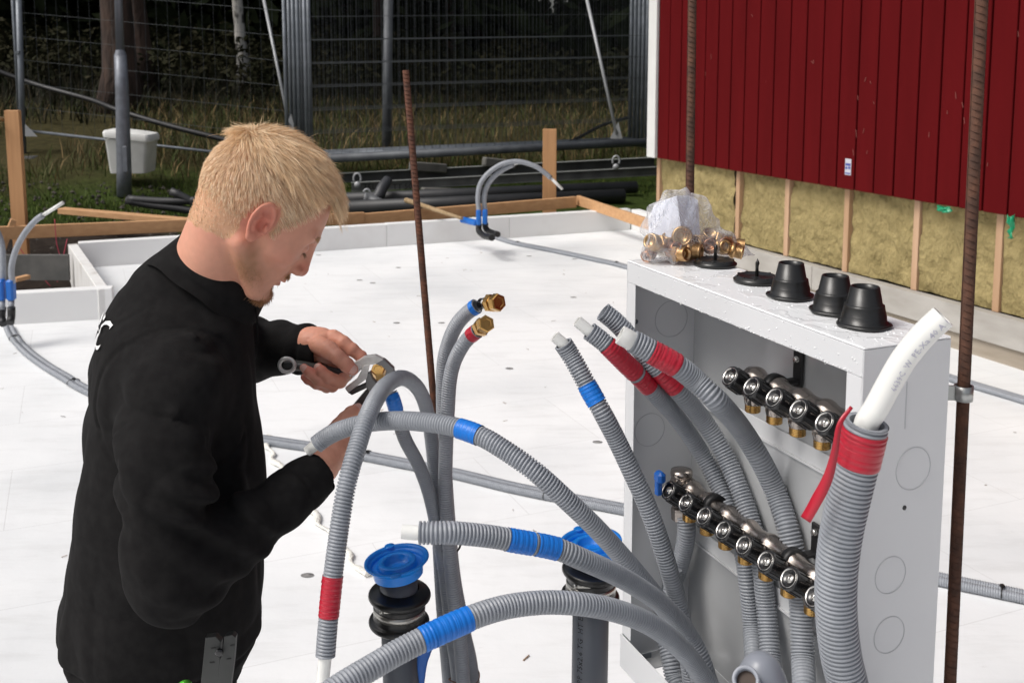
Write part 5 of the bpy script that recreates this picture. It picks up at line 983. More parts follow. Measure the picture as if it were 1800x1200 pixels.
def surface_net(fn, lo, hi, h, m=6):
    lo = np.asarray(lo, float); hi = np.asarray(hi, float); nb = np.ceil((hi - lo) / (h * m)).astype(int); n = nb * m
    cx = [lo[a] + (np.arange(nb[a]) + .5) * m * h - .5 * h for a in range(3)]; C = np.stack(np.meshgrid(*cx, indexing='ij'), -1).reshape(-1, 3)
    cf = fn(C).reshape(nb); mask = np.abs(cf) < h * m * 1.25 + .004
    Fv = np.repeat(np.repeat(np.repeat(np.where(cf < 0, -1.0, 1.0), m, 0), m, 1), m, 2).astype(np.float32)
    bi = np.argwhere(mask); off = np.stack(np.meshgrid(range(m), range(m), range(m), indexing='ij'), -1).reshape(-1, 3)
    for s in range(0, len(bi), 2500):
        idx = (bi[s:s + 2500, None, :] * m + off[None]).reshape(-1, 3); Fv[idx[:, 0], idx[:, 1], idx[:, 2]] = fn(lo + idx * h)
    S = Fv < 0; c8 = [S[i:n[0] - 1 + i, j:n[1] - 1 + j, k:n[2] - 1 + k] for i in (0, 1) for j in (0, 1) for k in (0, 1)]
    anyv = c8[0].copy(); allv = c8[0].copy()
    for q in c8[1:]: anyv |= q; allv &= q
    cells = np.argwhere(anyv & ~allv); ids = -np.ones(tuple(n - 1), np.int64); ids[cells[:, 0], cells[:, 1], cells[:, 2]] = np.arange(len(cells))
    acc = np.zeros((len(cells), 3)); cnt = np.zeros(len(cells)); corners = [(i, j, k) for i in (0, 1) for j in (0, 1) for k in (0, 1)]
    for a in corners:
        for ax in range(3):
            if a[ax]: continue
            b = list(a); b[ax] = 1; A = cells + a; B = cells + b; fa = Fv[A[:, 0], A[:, 1], A[:, 2]]; fb = Fv[B[:, 0], B[:, 1], B[:, 2]]; x = (fa < 0) != (fb < 0)
            t = np.where(x, fa / (fa - fb + 1e-12), 0); p = np.array(a, float)[None].repeat(len(cells), 0); p[:, ax] = t; acc[x] += p[x]; cnt[x] += 1
    V = lo + (cells + acc / cnt[:, None]) * h; Q = []
    for ax in range(3):
        sl0 = [slice(1, n[a] - 1) for a in range(3)]; sl1 = list(sl0); sl0[ax] = slice(0, n[ax] - 1); sl1[ax] = slice(1, n[ax])
        s0, s1 = S[tuple(sl0)], S[tuple(sl1)]; e = np.argwhere(s0 != s1); base = np.array([1, 1, 1]); base[ax] = 0; e0 = e + base; u, v = [(1, 2), (2, 0), (0, 1)][ax]
        def idat(du, dv):
            c = e0.copy(); c[:, u] -= du; c[:, v] -= dv; return ids[c[:, 0], c[:, 1], c[:, 2]]
        q = np.stack([idat(1, 1), idat(0, 1), idat(0, 0), idat(1, 0)], 1); inside = s0[tuple((e).T)]; q = np.where(inside[:, None], q, q[:, ::-1]); Q.append(q)
    Q = np.concatenate(Q); Q = Q[(Q >= 0).all(1)]; return V, Q
def grad(fn, p, e=.0008):
    g = np.stack([fn(p + np.eye(3)[a] * e) - fn(p - np.eye(3)[a] * e) for a in range(3)], -1); return g / (np.linalg.norm(g, axis=1)[:, None] + 1e-9)
def setcol(o, C):
    at = o.data.color_attributes.new('Col', 'FLOAT_COLOR', 'POINT'); at.data.foreach_set('color', np.concatenate([C, np.ones((len(C), 1))], 1).astype(np.float32).ravel())

# ================================================================== HEAD (local millimetres -> world)
HP, HY, HR = R(43), R(19), R(0); cp_, sp_, cy_, sy_ = math.cos(HP), math.sin(HP), math.cos(HY), math.sin(HY)
HF = np.array([cp_ * cy_, cp_ * sy_, -sp_]); HL = np.array([-sy_, cy_, 0]); HU = np.array([sp_ * cy_, sp_ * sy_, cp_])
HS = 1.06; HO = P(441, 383, 1.66); HM = np.stack([HF, HL, HU], 1)
def h2w(q): return HO + (np.asarray(q, float) * .001 * HS) @ HM.T
def w2h(p): return ((p - HO) @ HM) / (.001 * HS)
NB = w2h(P(352, 545, 1.70)[None])[0]          # neck base in head millimetres
def mirr(p): q = p.copy(); q[:, 1] = np.abs(q[:, 1]); return q
def head_sdf(p):
    s = mirr(p)
    d = ell(p, (-4, 0, 46), (98, 77, 82)); d = smin(d, ell(p, (-38, 0, 28), (58, 66, 60)), 20)
    d = smin(d, ell(p, (42, 0, 8), (54, 66, 66)), 20)                    # mid face
    d = smin(d, ell(p, (60, 0, -42), (36, 40, 36)), 22)                  # maxilla / mouth
    d = smin(d, cap(s, (4, 52, -34), (72, 22, -76), 15, 16), 18)         # mandible
    d = smin(d, ell(p, (87, 0, -76), (18, 21, 15)), 14)                  # chin
    d = smin(d, ell(s, (57, 43, -6), (24, 20, 18)), 14)                  # cheekbone
    d = smin(d, cap(s, (90, 8, 36), (76, 46, 37), 9, 8), 12)             # brow
    d = smax(d, -ell(s, (97, 31, 19), (15, 17, 12)), 10)                 # orbit
    d = smin(d, ell(s, (79, 31, 17), (12.5, 13, 11.5)), 3)               # eye
    d = smin(d, ell(p, (86, 0, 2), (20, 15, 32)), 9)
    n = cap(p, (90, 0, 36), (112, 0, -8), 9.5, 8); n = smin(n, sph(p, (112, 0, -13), 8.6), 5); n = smin(n, ell(s, (104, 10, -17), (9.5, 7, 7)), 5)
    n = smax(n, -ell(s, (106, 6, -24), (6, 3.2, 4)), 2.0); d = smin(d, n, 7)
    d = smin(d, ell(p, (94, 0, -34), (9, 20, 8)), 6)                     # upper lip area
    d = smin(d, ell(p, (97.5, 0, -40), (6, 20, 4.3)), 3); d = smin(d, ell(p, (94, 0, -49.5), (6.5, 17, 5)), 3)
    d = smax(d, -ell(p, (100, 0, -44.6), (9, 22, 1.0)), 1.6); d = smax(d, -ell(p, (100, 0, -60), (8, 16, 5)), 6)
    # neck
    d = smin(d, cap(p, (-22, 0, -18), NB, 56, 60), 16); d = smin(d, cap(p, (-36, 0, 4), NB + np.array([-20, 0, 0]), 46, 52), 16)
    # ear
    e = s - np.array([2.0, 74, 9]); a = R(9); ex = e[:, 0] * math.cos(a) + e[:, 2] * math.sin(a); ez = -e[:, 0] * math.sin(a) + e[:, 2] * math.cos(a); ey = e[:, 1] + .22 * ex - 1.0
    w = np.stack([ex, ey, ez], 1); hw = 17.5 - .10 * np.clip(-ez, 0, 40)
    sh = ell(np.stack([ex * 17.5 / hw, ey, ez], 1), (0, 1, 0), (17.5, 4.6, 32))
    rim = np.sqrt((np.sqrt((ex / hw * 17.0) ** 2 + (ez * 17.0 / 30.5) ** 2) - 15.0) ** 2 * 1.0 + (ey - 4.5) ** 2) - 2.9; rim = np.where((ez < -14) & (ex > -4), 4, rim)
    sh = smin(sh, rim, 2.0); sh = smin(sh, ell(w, (-1, 3.6, -25), (8, 4, 8)), 3)
    sh = smax(sh, -ell(w, (3.5, 7, -3), (8.2, 7.5, 11.5)), 2.2); sh = smax(sh, -ell(w, (-1, 7.5, 15), (10, 4.5, 9)), 2.5)
    sh = smin(sh, chain(w, [np.array([-4, 4, 8]), np.array([-9, 4.5, -2]), np.array([-5, 4.5, -14])], [2.4, 2.6, 2.6], 2), 1.5); sh = smin(sh, ell(w, (11, 4, -4), (3.6, 3.6, 5)), 2)
    d = smin(d, sh, 3.2)
    return d
def head_w(p): return head_sdf(w2h(p)) * .001 * HS
# ================================================================== HANDS
def ph(zx, zy, d): return P(470 + zx / 3.158, 500 + zy / 3.158, d)
HD = {}
# left hand (upper in picture) fingers as joint chains
LW = ph(215, 320, 1.865)
Lf = {'thumb': ([ph(285, 335, 1.835), ph(345, 365, 1.80), ph(395, 405, 1.78), ph(440, 445, 1.775), ph(474, 472, 1.775)], [.017, .0155, .0125, .0122, .0098]),
      'index': ([ph(365, 295, 1.86), ph(420, 325, 1.85), ph(470, 360, 1.845), ph(520, 400, 1.845), ph(540, 425, 1.845)], [.015, .0135, .0115, .0105, .009]),
      'middle': ([ph(375, 350, 1.875), ph(425, 430, 1.87), ph(440, 500, 1.845), ph(405, 540, 1.80), ph(340, 515, 1.785), ph(300, 480, 1.785), ph(284, 458, 1.79)], [.014, .0125, .0110, .0108, .0102, .0092, .0075]),
      'ring': ([ph(350, 380, 1.88), ph(395, 470, 1.875), ph(400, 535, 1.855), ph(360, 563, 1.80), ph(290, 535, 1.785), ph(235, 490, 1.787), ph(203, 462, 1.79)], [.0135, .012, .0105, .0104, .0098, .0090, .0074]),
      'little': ([ph(320, 390, 1.885), ph(355, 480, 1.885), ph(362, 545, 1.865), ph(330, 572, 1.82), ph(270, 552, 1.80), ph(225, 528, 1.80), ph(204, 514, 1.80)], [.012, .0105, .0092, .009, .0085, .0078, .0064])}
def lhand(p):
    d = cap(p, P(430, 612, 1.955), ph(245, 325, 1.868), .027, .0270)
    d = smin(d, chain(p, [ph(245, 325, 1.868), ph(300, 332, 1.865), ph(350, 345, 1.868)], [.0270, .028, .022], .01), .012); d = smin(d, cap(p, ph(290, 345, 1.87), ph(335, 385, 1.875), .020, .018), .014)
    for k, (pts, rs) in Lf.items():
        f = chain(p, pts, rs, .003)
        for i in range(2, len(pts) - 1): f = smin(f, sph(p, pts[i], rs[i] * 1.04), .002)
        d = smin(d, f, .0045 if k in ('thumb', 'index') else .003)
    return d + .00035 * hnoise(p, 260)
RW = P(560, 832, 1.68)
Rf = {'thumb': ([ph(370, 850, 1.735), ph(400, 790, 1.74), ph(430, 745, 1.755), ph(465, 712, 1.775), ph(496, 690, 1.79)], [.018, .0155, .0125, .0120, .0095]),
      'index': ([ph(420, 820, 1.78), ph(455, 770, 1.82), ph(490, 730, 1.84), ph(530, 720, 1.82), ph(545, 740, 1.79)], [.015, .012, .0108, .010, .0085]),
      'middle': ([ph(415, 880, 1.78), ph(455, 830, 1.83), ph(495, 790, 1.84), ph(530, 780, 1.82), ph(540, 800, 1.79)], [.015, .012, .0108, .010, .0085]),
      'ring': ([ph(405, 940, 1.77), ph(445, 890, 1.82), ph(480, 860, 1.83), ph(512, 850, 1.80), ph(520, 868, 1.78)], [.014, .0115, .0103, .0095, .008]),
      'little': ([ph(390, 990, 1.76), ph(425, 950, 1.80), ph(450, 925, 1.81), ph(475, 918, 1.79), ph(482, 930, 1.775)], [.0125, .0105, .009, .0085, .007])}
def rhand(p):
    d = cap(p, P(440, 915, 1.53), ph(300, 1010, 1.68), .034, .0265)
    d = smin(d, chain(p, [ph(300, 1010, 1.68), ph(340, 950, 1.715), ph(385, 880, 1.755), ph(410, 840, 1.775)], [.0265, .028, .027, .019], .01), .012)
    d = smin(d, cap(p, ph(340, 930, 1.72), ph(400, 960, 1.765), .024, .018), .012); d = smin(d, cap(p, ph(300, 900, 1.715), ph(380, 810, 1.745), .018, .015), .015)
    for k, (pts, rs) in Rf.items(): d = smin(d, chain(p, pts, rs, .003), .004)
    return d + .00035 * hnoise(p, 260)
# ================================================================== TORSO / JACKET
TY = R(18); TF = np.array([math.cos(TY), math.sin(TY), 0]); TL = np.array([-math.sin(TY), math.cos(TY), 0]); TD = 1.70
rows = [(425, 303, 345, .03), (445, 268, 380, .055), (475, 235, 405, .08), (510, 207, 430, .115), (555, 180, 453, .16), (600, 164, 457, .188), (650, 155, 459, .202), (720, 148, 461, .204), (800, 141, 464, .20), (900, 129, 464, .197), (1000, 115, 463, .196), (1055, 107, 465, .196), (1095, 109, 458, .192), (1125, 119, 444, .184), (1150, 126, 434, .178), (1250, 126, 434, .178)]
rz = []; rc = []; ra = []; rb = []
for (y, xl, xr, b) in rows:
    a = P(xl, y, TD); c = P(xr, y, TD); w = (c[0] - a[0]) / 2; rz.append(a[2]); rc.append((a + c) / 2); rb.append(b); ra.append(math.sqrt(max(w * w - (b * math.sin(TY)) ** 2, .0009)) / math.cos(TY))
rz = np.array(rz)[::-1]; rcx = np.array([c[0] for c in rc])[::-1]; ra = np.array(ra)[::-1]; rb = np.array(rb)[::-1]
def torso(p, grow=0.0):
    z = p[:, 2]; cx = np.interp(z, rz, rcx); a = np.interp(z, rz, ra) + grow; b = np.interp(z, rz, rb) + grow; q = p - np.stack([cx, np.full_like(cx, TD), z], 1); u = q @ TF; v = q @ TL
    # shoulders: forward-leaning upper back
    k = (np.abs(u / a) ** 2.25 + np.abs(v / b) ** 2.25) ** (1 / 2.25); d = (k - 1) * np.minimum(a, b) * .9
    return smax(d, z - rz[-1], .03)
SA, SE, SM, SWc = P(300, 672, 1.545), P(303, 1012, 1.425), P(425, 935, 1.50), P(562, 826, 1.615)
SAm = P(290, 850, 1.45)
FA, FE, FM, FC = P(395, 600, 1.87), P(432, 612, 1.955), P(492, 608, 1.915), P(572, 617, 1.862)
def fold(p, seed, fr, am): return am * (1 - 2 * np.abs(hnoise(p * fr, 1, seed)))
def jacket(p):
    t = torso(p)
    # soft vertical drapes and a cinched hem
    z = p[:, 2]; zh = rz[0] + .0; hem = P(200, 1108, TD)[2]
    t = t + .0045 * hnoise(p * np.array([9, 9, 2.2]), 1, 3) + .0035 * hnoise(p * np.array([16, 16, 7]), 1, 4) + fold(p, 7, np.array([7, 7, 11.0]), .0065) + fold(p, 8, np.array([20, 20, 9.0]), .0022)
    t = t + .004 * np.exp(-((z - hem) / .005) ** 2)
    arm = smin(cap(p, SA, SAm, .080, .068), cap(p, SAm, SE, .068, .058), .02); arm = smin(arm, cap(p, SE, SM, .062, .050), .025); arm = smin(arm, cap(p, SM, SWc, .050, .038), .02)
    # sleeve folds, strongest round the inner elbow
    el = np.exp(-(np.linalg.norm(p - P(385, 925, 1.42), axis=1) / .10) ** 2); ax = nrm(SM - SAm)
    arm = arm + .006 * hnoise(p, 11, 21) * np.clip(np.linalg.norm(p - SWc, axis=1) / .12 - .3, 0, 1) + el * .0095 * np.sin((p @ np.array([.55, .2, .85])) * 150 + 3 * hnoise(p, 9, 22)) + fold(p, 23, np.array([9, 9, 14.0]), .0085) + fold(p, 24, np.array([22, 22, 30.0]), .0022)
    cd = nrm(SWc - SM); s = (p - SWc) @ cd; arm = arm + .0022 * np.exp(-((s + .052) / .0035) ** 2) - .003 * np.exp(-((s + .075) / .02) ** 2); arm = smax(arm, s, .004)
    arm = smax(arm, -np.maximum(cap(p, SM, SWc + cd * .02, .028, .031), -(s + .018)), .002)
    fa = smin(cap(p, FA, FE, .07, .058), cap(p, FE, FM, .058, .052), .02); fa = smin(fa, cap(p, FM, FC, .052, .0385), .015); fd = nrm(FC - FM); fd2 = nrm(fd + np.array([0, 0, -.12])); sf = (p - FC) @ fd2
    kf = np.clip(-sf / .05 - .3, 0, 1); fa = fa + (.006 * hnoise(p, 15, 31) + fold(p, 33, np.array([16, 16, 12.0]), .0045)) * kf - .006 * np.exp(-((sf + .052) / .013) ** 2) + .0035 * np.exp(-((sf + .034) / .004) ** 2); fa = smax(fa, sf, .004)
    fa = smax(fa, -np.maximum(cap(p, FM, FC + fd * .02, .028, .0315), -(sf + .016)), .002)
    d = smin(t, fa, .025); d = smin(d, arm, .022)
    # armhole seam
    sd = np.linalg.norm(p - SA - np.array([.0, .02, -.04]), axis=1) - .118; d = d + np.where(p[:, 1] < 1.6, .0026 * np.exp(-(sd / .0032) ** 2), 0)
    # shoulder yoke seam
    ys = (p[:, 2] - P(200, 590, TD)[2]) - .55 * (p[:, 0] - P(160, 590, TD)[0]) ; d = d + np.where((ys > -.03) & (p[:, 0] < P(300, 500, TD)[0]), .0018 * np.exp(-(ys / .0035) ** 2), 0)
    # hem opening for the trousers
    return smax(d, -(z - P(200, 1142, TD)[2] + .10 * (p[:, 0] - P(200, 1142, TD)[0])), .006)
person = thing('person', 'man in black pullover with short blond hair and goatee bending over pliers and pipes', 'person', (float(rcx[3]), TD, 0.0))
# body mesh: head and neck, hands, hidden torso
parts = []
V, Q = surface_net(head_w, HO + np.array([-.20, -.15, -.24]), HO + np.array([.20, .15, .17]), .0019); parts.append((V, Q))
nh = len(V)
V2, Q2 = surface_net(lhand, P(520, 600, 1.9) - np.array([.03, .14, .10]), P(650, 640, 1.8) + np.array([.03, .14, .12]), .0014); parts.append((V2, Q2))
V3, Q3 = surface_net(rhand, P(510, 890, 1.62) - np.array([.04, .12, .03]), P(650, 700, 1.8) + np.array([.03, .12, .02]), .0016); parts.append((V3, Q3))
V4, Q4 = surface_net(lambda p: smin(torso(p, -.03), cap(p, SA, SE, .045, .04), .02), (rcx.min() - .25, TD - .3, .8), (rcx.max() + .25, TD + .3, 1.42), .012); parts.append((V4, Q4))
mb = MB()
for v, q in parts: mb.quads(v, q)
M_skin = vcol_mat('skin', .5, sss=.18, bump=.22, bscale=420, spec=.35, nvar=.10, bdist=.0008)
body = mb.build('body', M_skin, person)
H = w2h(V); ax_, ay_, az_ = H[:, 0], np.abs(H[:, 1]), H[:, 2]; ny = H[:, 1]
def g(c, r): return np.exp(-(np.linalg.norm((np.stack([ax_, ay_, az_], 1) - np.array(c)) / np.array(r), axis=1)) ** 2)[:, None]
skin = np.array([.66, .325, .225]); red = np.array([.58, .16, .11]); pink = np.array([.62, .24, .17]); stub = np.array([.33, .17, .085]); scalp = np.array([.62, .38, .22])
C = np.repeat(skin[None], len(V), 0)
def mixc(C, col, w): w = np.clip(w, 0, 1); return C * (1 - w) + col * w
C = mixc(C, red, .85 * g((0, 76, 8), (26, 16, 36))); C = mixc(C, pink, .6 * g((-50, 60, -30), (40, 40, 40))); C = mixc(C, red, .55 * g((112, 0, -10), (16, 18, 22))); C = mixc(C, pink, .6 * g((60, 48, -14), (26, 22, 20)))
nz = hnoise(H, .12, 1)[:, None]
C = mixc(C, stub, (.85 * g((84, 0, -76), (26, 24, 20)) + .55 * g((100, 14, -31), (8, 16, 6)) + .7 * g((40, 50, -56), (32, 20, 22)) + .5 * g((22, 56, -30), (16, 20, 26))) * (1 + .3 * nz))
C = mixc(C, np.array([.48, .13, .11]), 1.0 * g((98, 0, -45), (7, 15, 6)))
C = mixc(C, np.array([.30, .13, .09]), .6 * g((90, 31, 12), (5, 14, 2.2)))
def hairmask(h):
    x, y, z = h[:, 0], np.abs(h[:, 1]), h[:, 2]; wob = 4 * hnoise(h, .09, 3)
    front = 62 + .012 * (y - 10) ** 2 * .3 - np.where(x < 70, 0, 0)
    hl = np.where(x < 36, 20 + .3 * (x - 14), 27 + 2.8 * (x - 36)) + wob
    m = (z > 60 + wob) & (x < 67) & (z > hl)                          # top
    m |= (z > hl) & (x > -14) & (x < 60)      # temple side
    m |= (x < 32 + wob * .5) & (x > 14) & (z > 2) & (y > 50)     # sideburn
    m |= (x < -12) & (z > -40 + wob * 1.5 - .42 * np.clip(-x - 13, 0, 60))    # back
    ear = (((x - 1) / 22) ** 2 + ((z - 9) / 36) ** 2 < 1) & (y > 60); return m & ~ear
hm = hairmask(H); C[hm] = C[hm] * .25 + scalp * .75
Cl = np.repeat(skin[None] * [.98, .93, .93], len(V2), 0); 
def tipc(C, V, tips, r, col, w=1.0):
    for t in tips: k = np.exp(-(np.linalg.norm(V - t, axis=1) / r) ** 2)[:, None] * w; C = C * (1 - k) + np.array(col) * k
    return C
Cl = tipc(Cl, V2, [v[0][-1] for v in Lf.values()], .014, (.60, .17, .13), .8); Cl = tipc(Cl, V2, [v[0][-3] for v in Lf.values()], .009, (.58, .22, .17), .5)
C3_ = np.repeat(skin[None], len(V3), 0); C3_ = tipc(C3_, V3, [v[0][-1] for v in Rf.values()], .014, (.60, .18, .13), .7); C3_ = tipc(C3_, V3, [v[0][1] for v in Rf.values()], .014, (.60, .22, .16), .5)
setcol(body, np.concatenate([C, Cl, C3_, np.repeat(skin[None], len(V4), 0)]))
# finger nails
M_nail = mat('nail', (.68, .40, .33), .28)
def nail(pts, side, r, name='nail'):
    a, b = np.array(pts[-2]), np.array(pts[-1]); d = nrm(b - a); n = nrm(side - d * np.dot(side, d)); s = np.cross(d, n); VV = []; ff = []
    for i in range(7):
        for j in range(7):
            u = (i / 6 - .5) * 2; v = (j / 6 - .5) * 2; k = math.sqrt(max(0, 1 - .75 * u ** 4)); th = v * .95 * k; c = b - d * r * .15 + d * u * r * .75; VV.append(c + (n * math.cos(th) + s * math.sin(th)) * r * (1.035 - .10 * max(0, u)))
    for i in range(6):
        for j in range(6): ff.append([i * 7 + j, i * 7 + j + 1, (i + 1) * 7 + j + 1, (i + 1) * 7 + j])
    MB().add(VV, ff, True).build(name, M_nail, person)
tocam = -ray(600, 640)
nail(Lf['thumb'][0], np.array([.1, -1, .35]), .0102); nail(Rf['thumb'][0], np.array([.2, -1, .5]), .0100)
nail(Lf['middle'][0], np.array([-.5, -.6, .6]), .0078); nail(Lf['ring'][0], np.array([-.5, -.6, .6]), .0077)
# jacket
V, Q = surface_net(jacket, (rcx.min() - .27, 1.27, P(0, 1175, 1.7)[2]), (P(590, 600, 1.9)[0] + .03, 2.12, P(300, 415, TD)[2] + .02), .0036)
M_jack = mat('black_cotton', (.0095, .009, .0092), .95, col2=(.0135, .013, .013), nscale=60, bump=.5, bscale=500, spec=.12, bdist=.0005, sheen=0)
jk = MB().quads(V, Q).build('pullover', M_jack, person)
# collar: tilted elliptical band with rolled edge
ca, cb = P(332, 402, 1.70), P(456, 536, 1.70); cc = (ca + cb) / 2; U1 = nrm(cb - ca); cup = nrm(np.array([.60, .34, .76])); U1 = nrm(U1 - cup * np.dot(U1, cup)); U2 = np.cross(cup, U1); ru = np.linalg.norm(cb - ca) / 2
prof = [(-.068, .015), (-.054, .0115), (-.048, .0100), (-.046, .0125), (-.030, .0085), (-.010, .0045), (.0, .0028), (.003, .0005), (.002, -.002), (-.004, -.0035), (-.03, -.002), (-.06, .004)]; Vc = []; nA = 90
for (hh, gg) in prof:
    for i in range(nA):
        t = 2 * math.pi * i / nA; fr = .5 + .5 * math.cos(t); wv = .0018 * math.sin(3 * t + hh * 60) + .0015 * math.sin(7 * t)
        Vc.append(cc + U1 * (ru + gg) * math.cos(t) + U2 * (.072 + gg) * math.sin(t) + cup * (hh * (1.0 - .12 * fr) + wv))
fs = [[j * nA + i, j * nA + (i + 1) % nA, (j + 1) * nA + (i + 1) % nA, (j + 1) * nA + i] for j in range(len(prof) - 1) for i in range(nA)]
MB().add(Vc, fs, True).build('collar', M_jack, person)
c0 = P(449, 541, 1.66); MB().sweep([c0, c0 + np.array([.002, 0, -.018]), c0 + np.array([.003, -.002, -.040]), c0 + np.array([.002, -.002, -.058])], .0014, 6).build('drawstring', M_jack, person)
# lettering on the back of the pullover
dg = bpy.context.evaluated_depsgraph_get()
def letter(u, v, w):
    # plane behind the back: u runs across the back (towards camera), v up
    o = P(172, 572, 1.66); p = o + (-TL) * (u - .028) + np.array([0, 0, 1]) * (v - .02); q = p - TF * .4
    Qs = q[None] + TF[None] * np.linspace(0, .6, 500)[:, None]; dd = jacket(Qs); i = np.argmax(dd < 0); return Qs[i] - TF * .0042
text_mesh('AFC', .062, letter, 'lettering', mat('print_white', (.75, .75, .75), .6), person, res=3)
# trousers and boots
def trousers(p):
    z = p[:, 2]; cx = np.interp(z, rz, rcx); zt = P(200, 1120, TD)[2]; cxb = float(rcx[2])
    q = p - np.array([cxb, TD, 0]); u = q @ TF; v = q @ TL; k = (np.abs(u / .128) ** 2.4 + np.abs(v / .165) ** 2.4) ** (1 / 2.4); hip = smax((k - 1) * .125, z - zt, .01); hip = smax(hip, -(z - zt + .23), .05)
    legs = 1
    for s in (-1, 1):
        a = np.array([cxb, TD, zt - .14]) + TL * s * .082; b = np.array([cxb + .01, TD, .42]) + TL * s * .10 + TF * .02; c = np.array([cxb - .02, TD, .06]) + TL * s * .11; l = smin(cap(p, a, b, .092, .066), cap(p, b, c, .066, .055), .03); legs = np.minimum(legs, l)
    d = smin(hip, legs, .04); return d + .004 * hnoise(p, 14, 41) + fold(p, 42, np.array([9, 9, 12.0]), .003)
V, Q = surface_net(trousers, (float(rcx[2]) - .24, TD - .27, .03), (float(rcx[2]) + .24, TD + .27, .86), .007)
MB().quads(V, Q).build('trousers', mat('work_trousers', (.022, .019, .016), .85, col2=(.012, .011, .010), nscale=20, bump=.3, bscale=500), person)
cxb = float(rcx[2])
for s in (-1, 1):
    c = np.array([cxb - .02, TD, 0]) + TL * s * .11
    f = lambda p: smax(smin(cap(p, c + [0, 0, .10], c + [0, 0, .045], .055, .05), ell(p, c + TF * .07 + np.array([0, 0, .04]), (.12, .06, .05)), .03), -(p[:, 2] - .003), .004)
    V, Q = surface_net(f, c + np.array([-.1, -.12, -.01]), c + np.array([.24, .16, .18]), .006); MB().quads(V, Q).build('boot', M_rub, person)
# brown pocket flap and belt
def flatpoly(px, d, th, m, name, parent, bevel=.0008, dz=None):
    A = np.array([P(x, y, d if dz is None else dz(x, y)) for x, y in px]); B = A + np.array([0, th, 0]); n = len(px); fs = [list(range(n)), list(range(2 * n - 1, n - 1, -1))] + [[i, n + i, n + (i + 1) % n, (i + 1) % n] for i in range(n)]
    area = sum(px[i][0] * px[(i + 1) % n][1] - px[(i + 1) % n][0] * px[i][1] for i in range(n))
    if area > 0: fs = [f[::-1] for f in fs]
    o = MB().add(np.concatenate([A, B]), fs).build(name, m, parent)
    if bevel: md = o.modifiers.new('b', 'BEVEL'); md.width = bevel; md.segments = 2; md.limit_method = 'ANGLE'
    return o
# tool in the side pocket
tool = thing('pocket_tool', 'dark grey folding tool with two arms sticking out of the man\'s side pocket', 'hand tool', P(385, 1210, 1.47)); M_tg = mat('tool_grey', (.048, .050, .048), .55, col2=(.038, .04, .038), nscale=30)
for pts in ([(361, 1120), (379, 1118), (388, 1128), (383, 1215), (350, 1230)], [(394, 1118), (408, 1115), (414, 1120), (411, 1160), (402, 1230), (380, 1230), (386, 1160), (392, 1140)]): flatpoly(pts, 1.462, .012, M_tg, 'arm', tool)
mb = MB(); mb.lathe(P(386, 1145, 1.458), (0, -1, 0), [(0, 0), (0, .0), (.006, .0), (.006, .004), (.003, .005), (0, .005)], 16, capends=False); mb.build('pivot', M_knob, tool)
mb = MB()
for (x, y) in ((375, 1139), (409, 1134), (402, 1158), (373, 1164)): mb.bar(P(x - 4, y, 1.4615), P(x + 4, y - 1, 1.4615), .0012, .0012)
mb.build('marks', M_tie, tool)
mb = MB(); mb.lathe(P(325, 1208, 1.44), (0, -.3, 1), [(0, 0), (.009, .0), (.011, .004), (.0, .012)], 16); tag(mb.build('green_plug', mat('green_bright', (.10, .5, .04), .4), loc=tuple(P(325, 1199, 1.44))), 'bright green plug at the man\'s hip at the bottom photo edge', 'plug')

# ================================================================== HAIR
ctr = np.array([-4.0, 0, 46]); WH = np.array([-80, -12, 95.0])
def hsdf(p): 
    d = ell(p, (-4, 0, 46), (98, 77, 82)); d = smin(d, ell(p, (-38, 0, 28), (58, 66, 60)), 20); return smin(d, ell(p, (42, 0, 8), (54, 66, 66)), 20)
def hgrad(p): return grad(hsdf, p, .5)
hr = np.random.default_rng(21)
cand = H[hm]
def grow(n, sel, length, lift, step_n, grav, width, col_a, col_b, jit=.16, clump=.5, name='hair', thick=0.0):
    c = cand[sel]; root = c[hr.integers(0, len(c), n)] + hr.normal(size=(n, 3)) * .9
    L_ = length(root) * hr.uniform(.75, 1.15, n); N_ = hgrad(root); fl = root - WH; fl = fl - N_ * np.sum(fl * N_, 1)[:, None]; fl /= np.linalg.norm(fl, axis=1)[:, None] + 1e-6
    sw = np.cross(N_, fl); near = np.exp(-np.linalg.norm(root - WH, axis=1) / 28)[:, None]; fl = fl + sw * near * .9 + sw * (.32 * hnoise(root, .045, 5))[:, None]
    pts = [root]; p = root.copy(); gl = (np.array([0, 0, -1.0]) @ HM); li = (lift(root) * hr.uniform(.6, 1.4, n))[:, None]; d = fl + N_ * li + hr.normal(size=(n, 3)) * jit
    for i in range(step_n):
        d = d + gl * grav * (L_ / 40)[:, None]; d /= np.linalg.norm(d, axis=1)[:, None]; p = p + d * (L_ / step_n)[:, None]
        s = hsdf(p); N2 = hgrad(p); minh = 1.2 + thick * hr.uniform(.6, 1.0, n); push = np.clip(minh - s, 0, 50)[:, None]; p = p + N2 * push; into = np.sum(d * N2, 1)[:, None]; d = np.where(push > 0, d - N2 * np.minimum(into, 0), d); pts.append(p.copy())
    Pm = np.stack(pts, 1)
    ng = max(20, n // 14); gi = hr.integers(0, n, ng); 
    for s in range(0, n, 3000):
        dd = np.linalg.norm(root[s:s + 3000, None] - root[gi][None], axis=2); k = gi[np.argmin(dd, 1)]; t = (np.linspace(0, 1, step_n + 1) ** 1.4)[None, :, None] * clump * (np.min(dd, 1) < 9)[:, None, None]; Pm[s:s + 3000] = Pm[s:s + 3000] * (1 - t) + Pm[k] * t
    return Pm, n
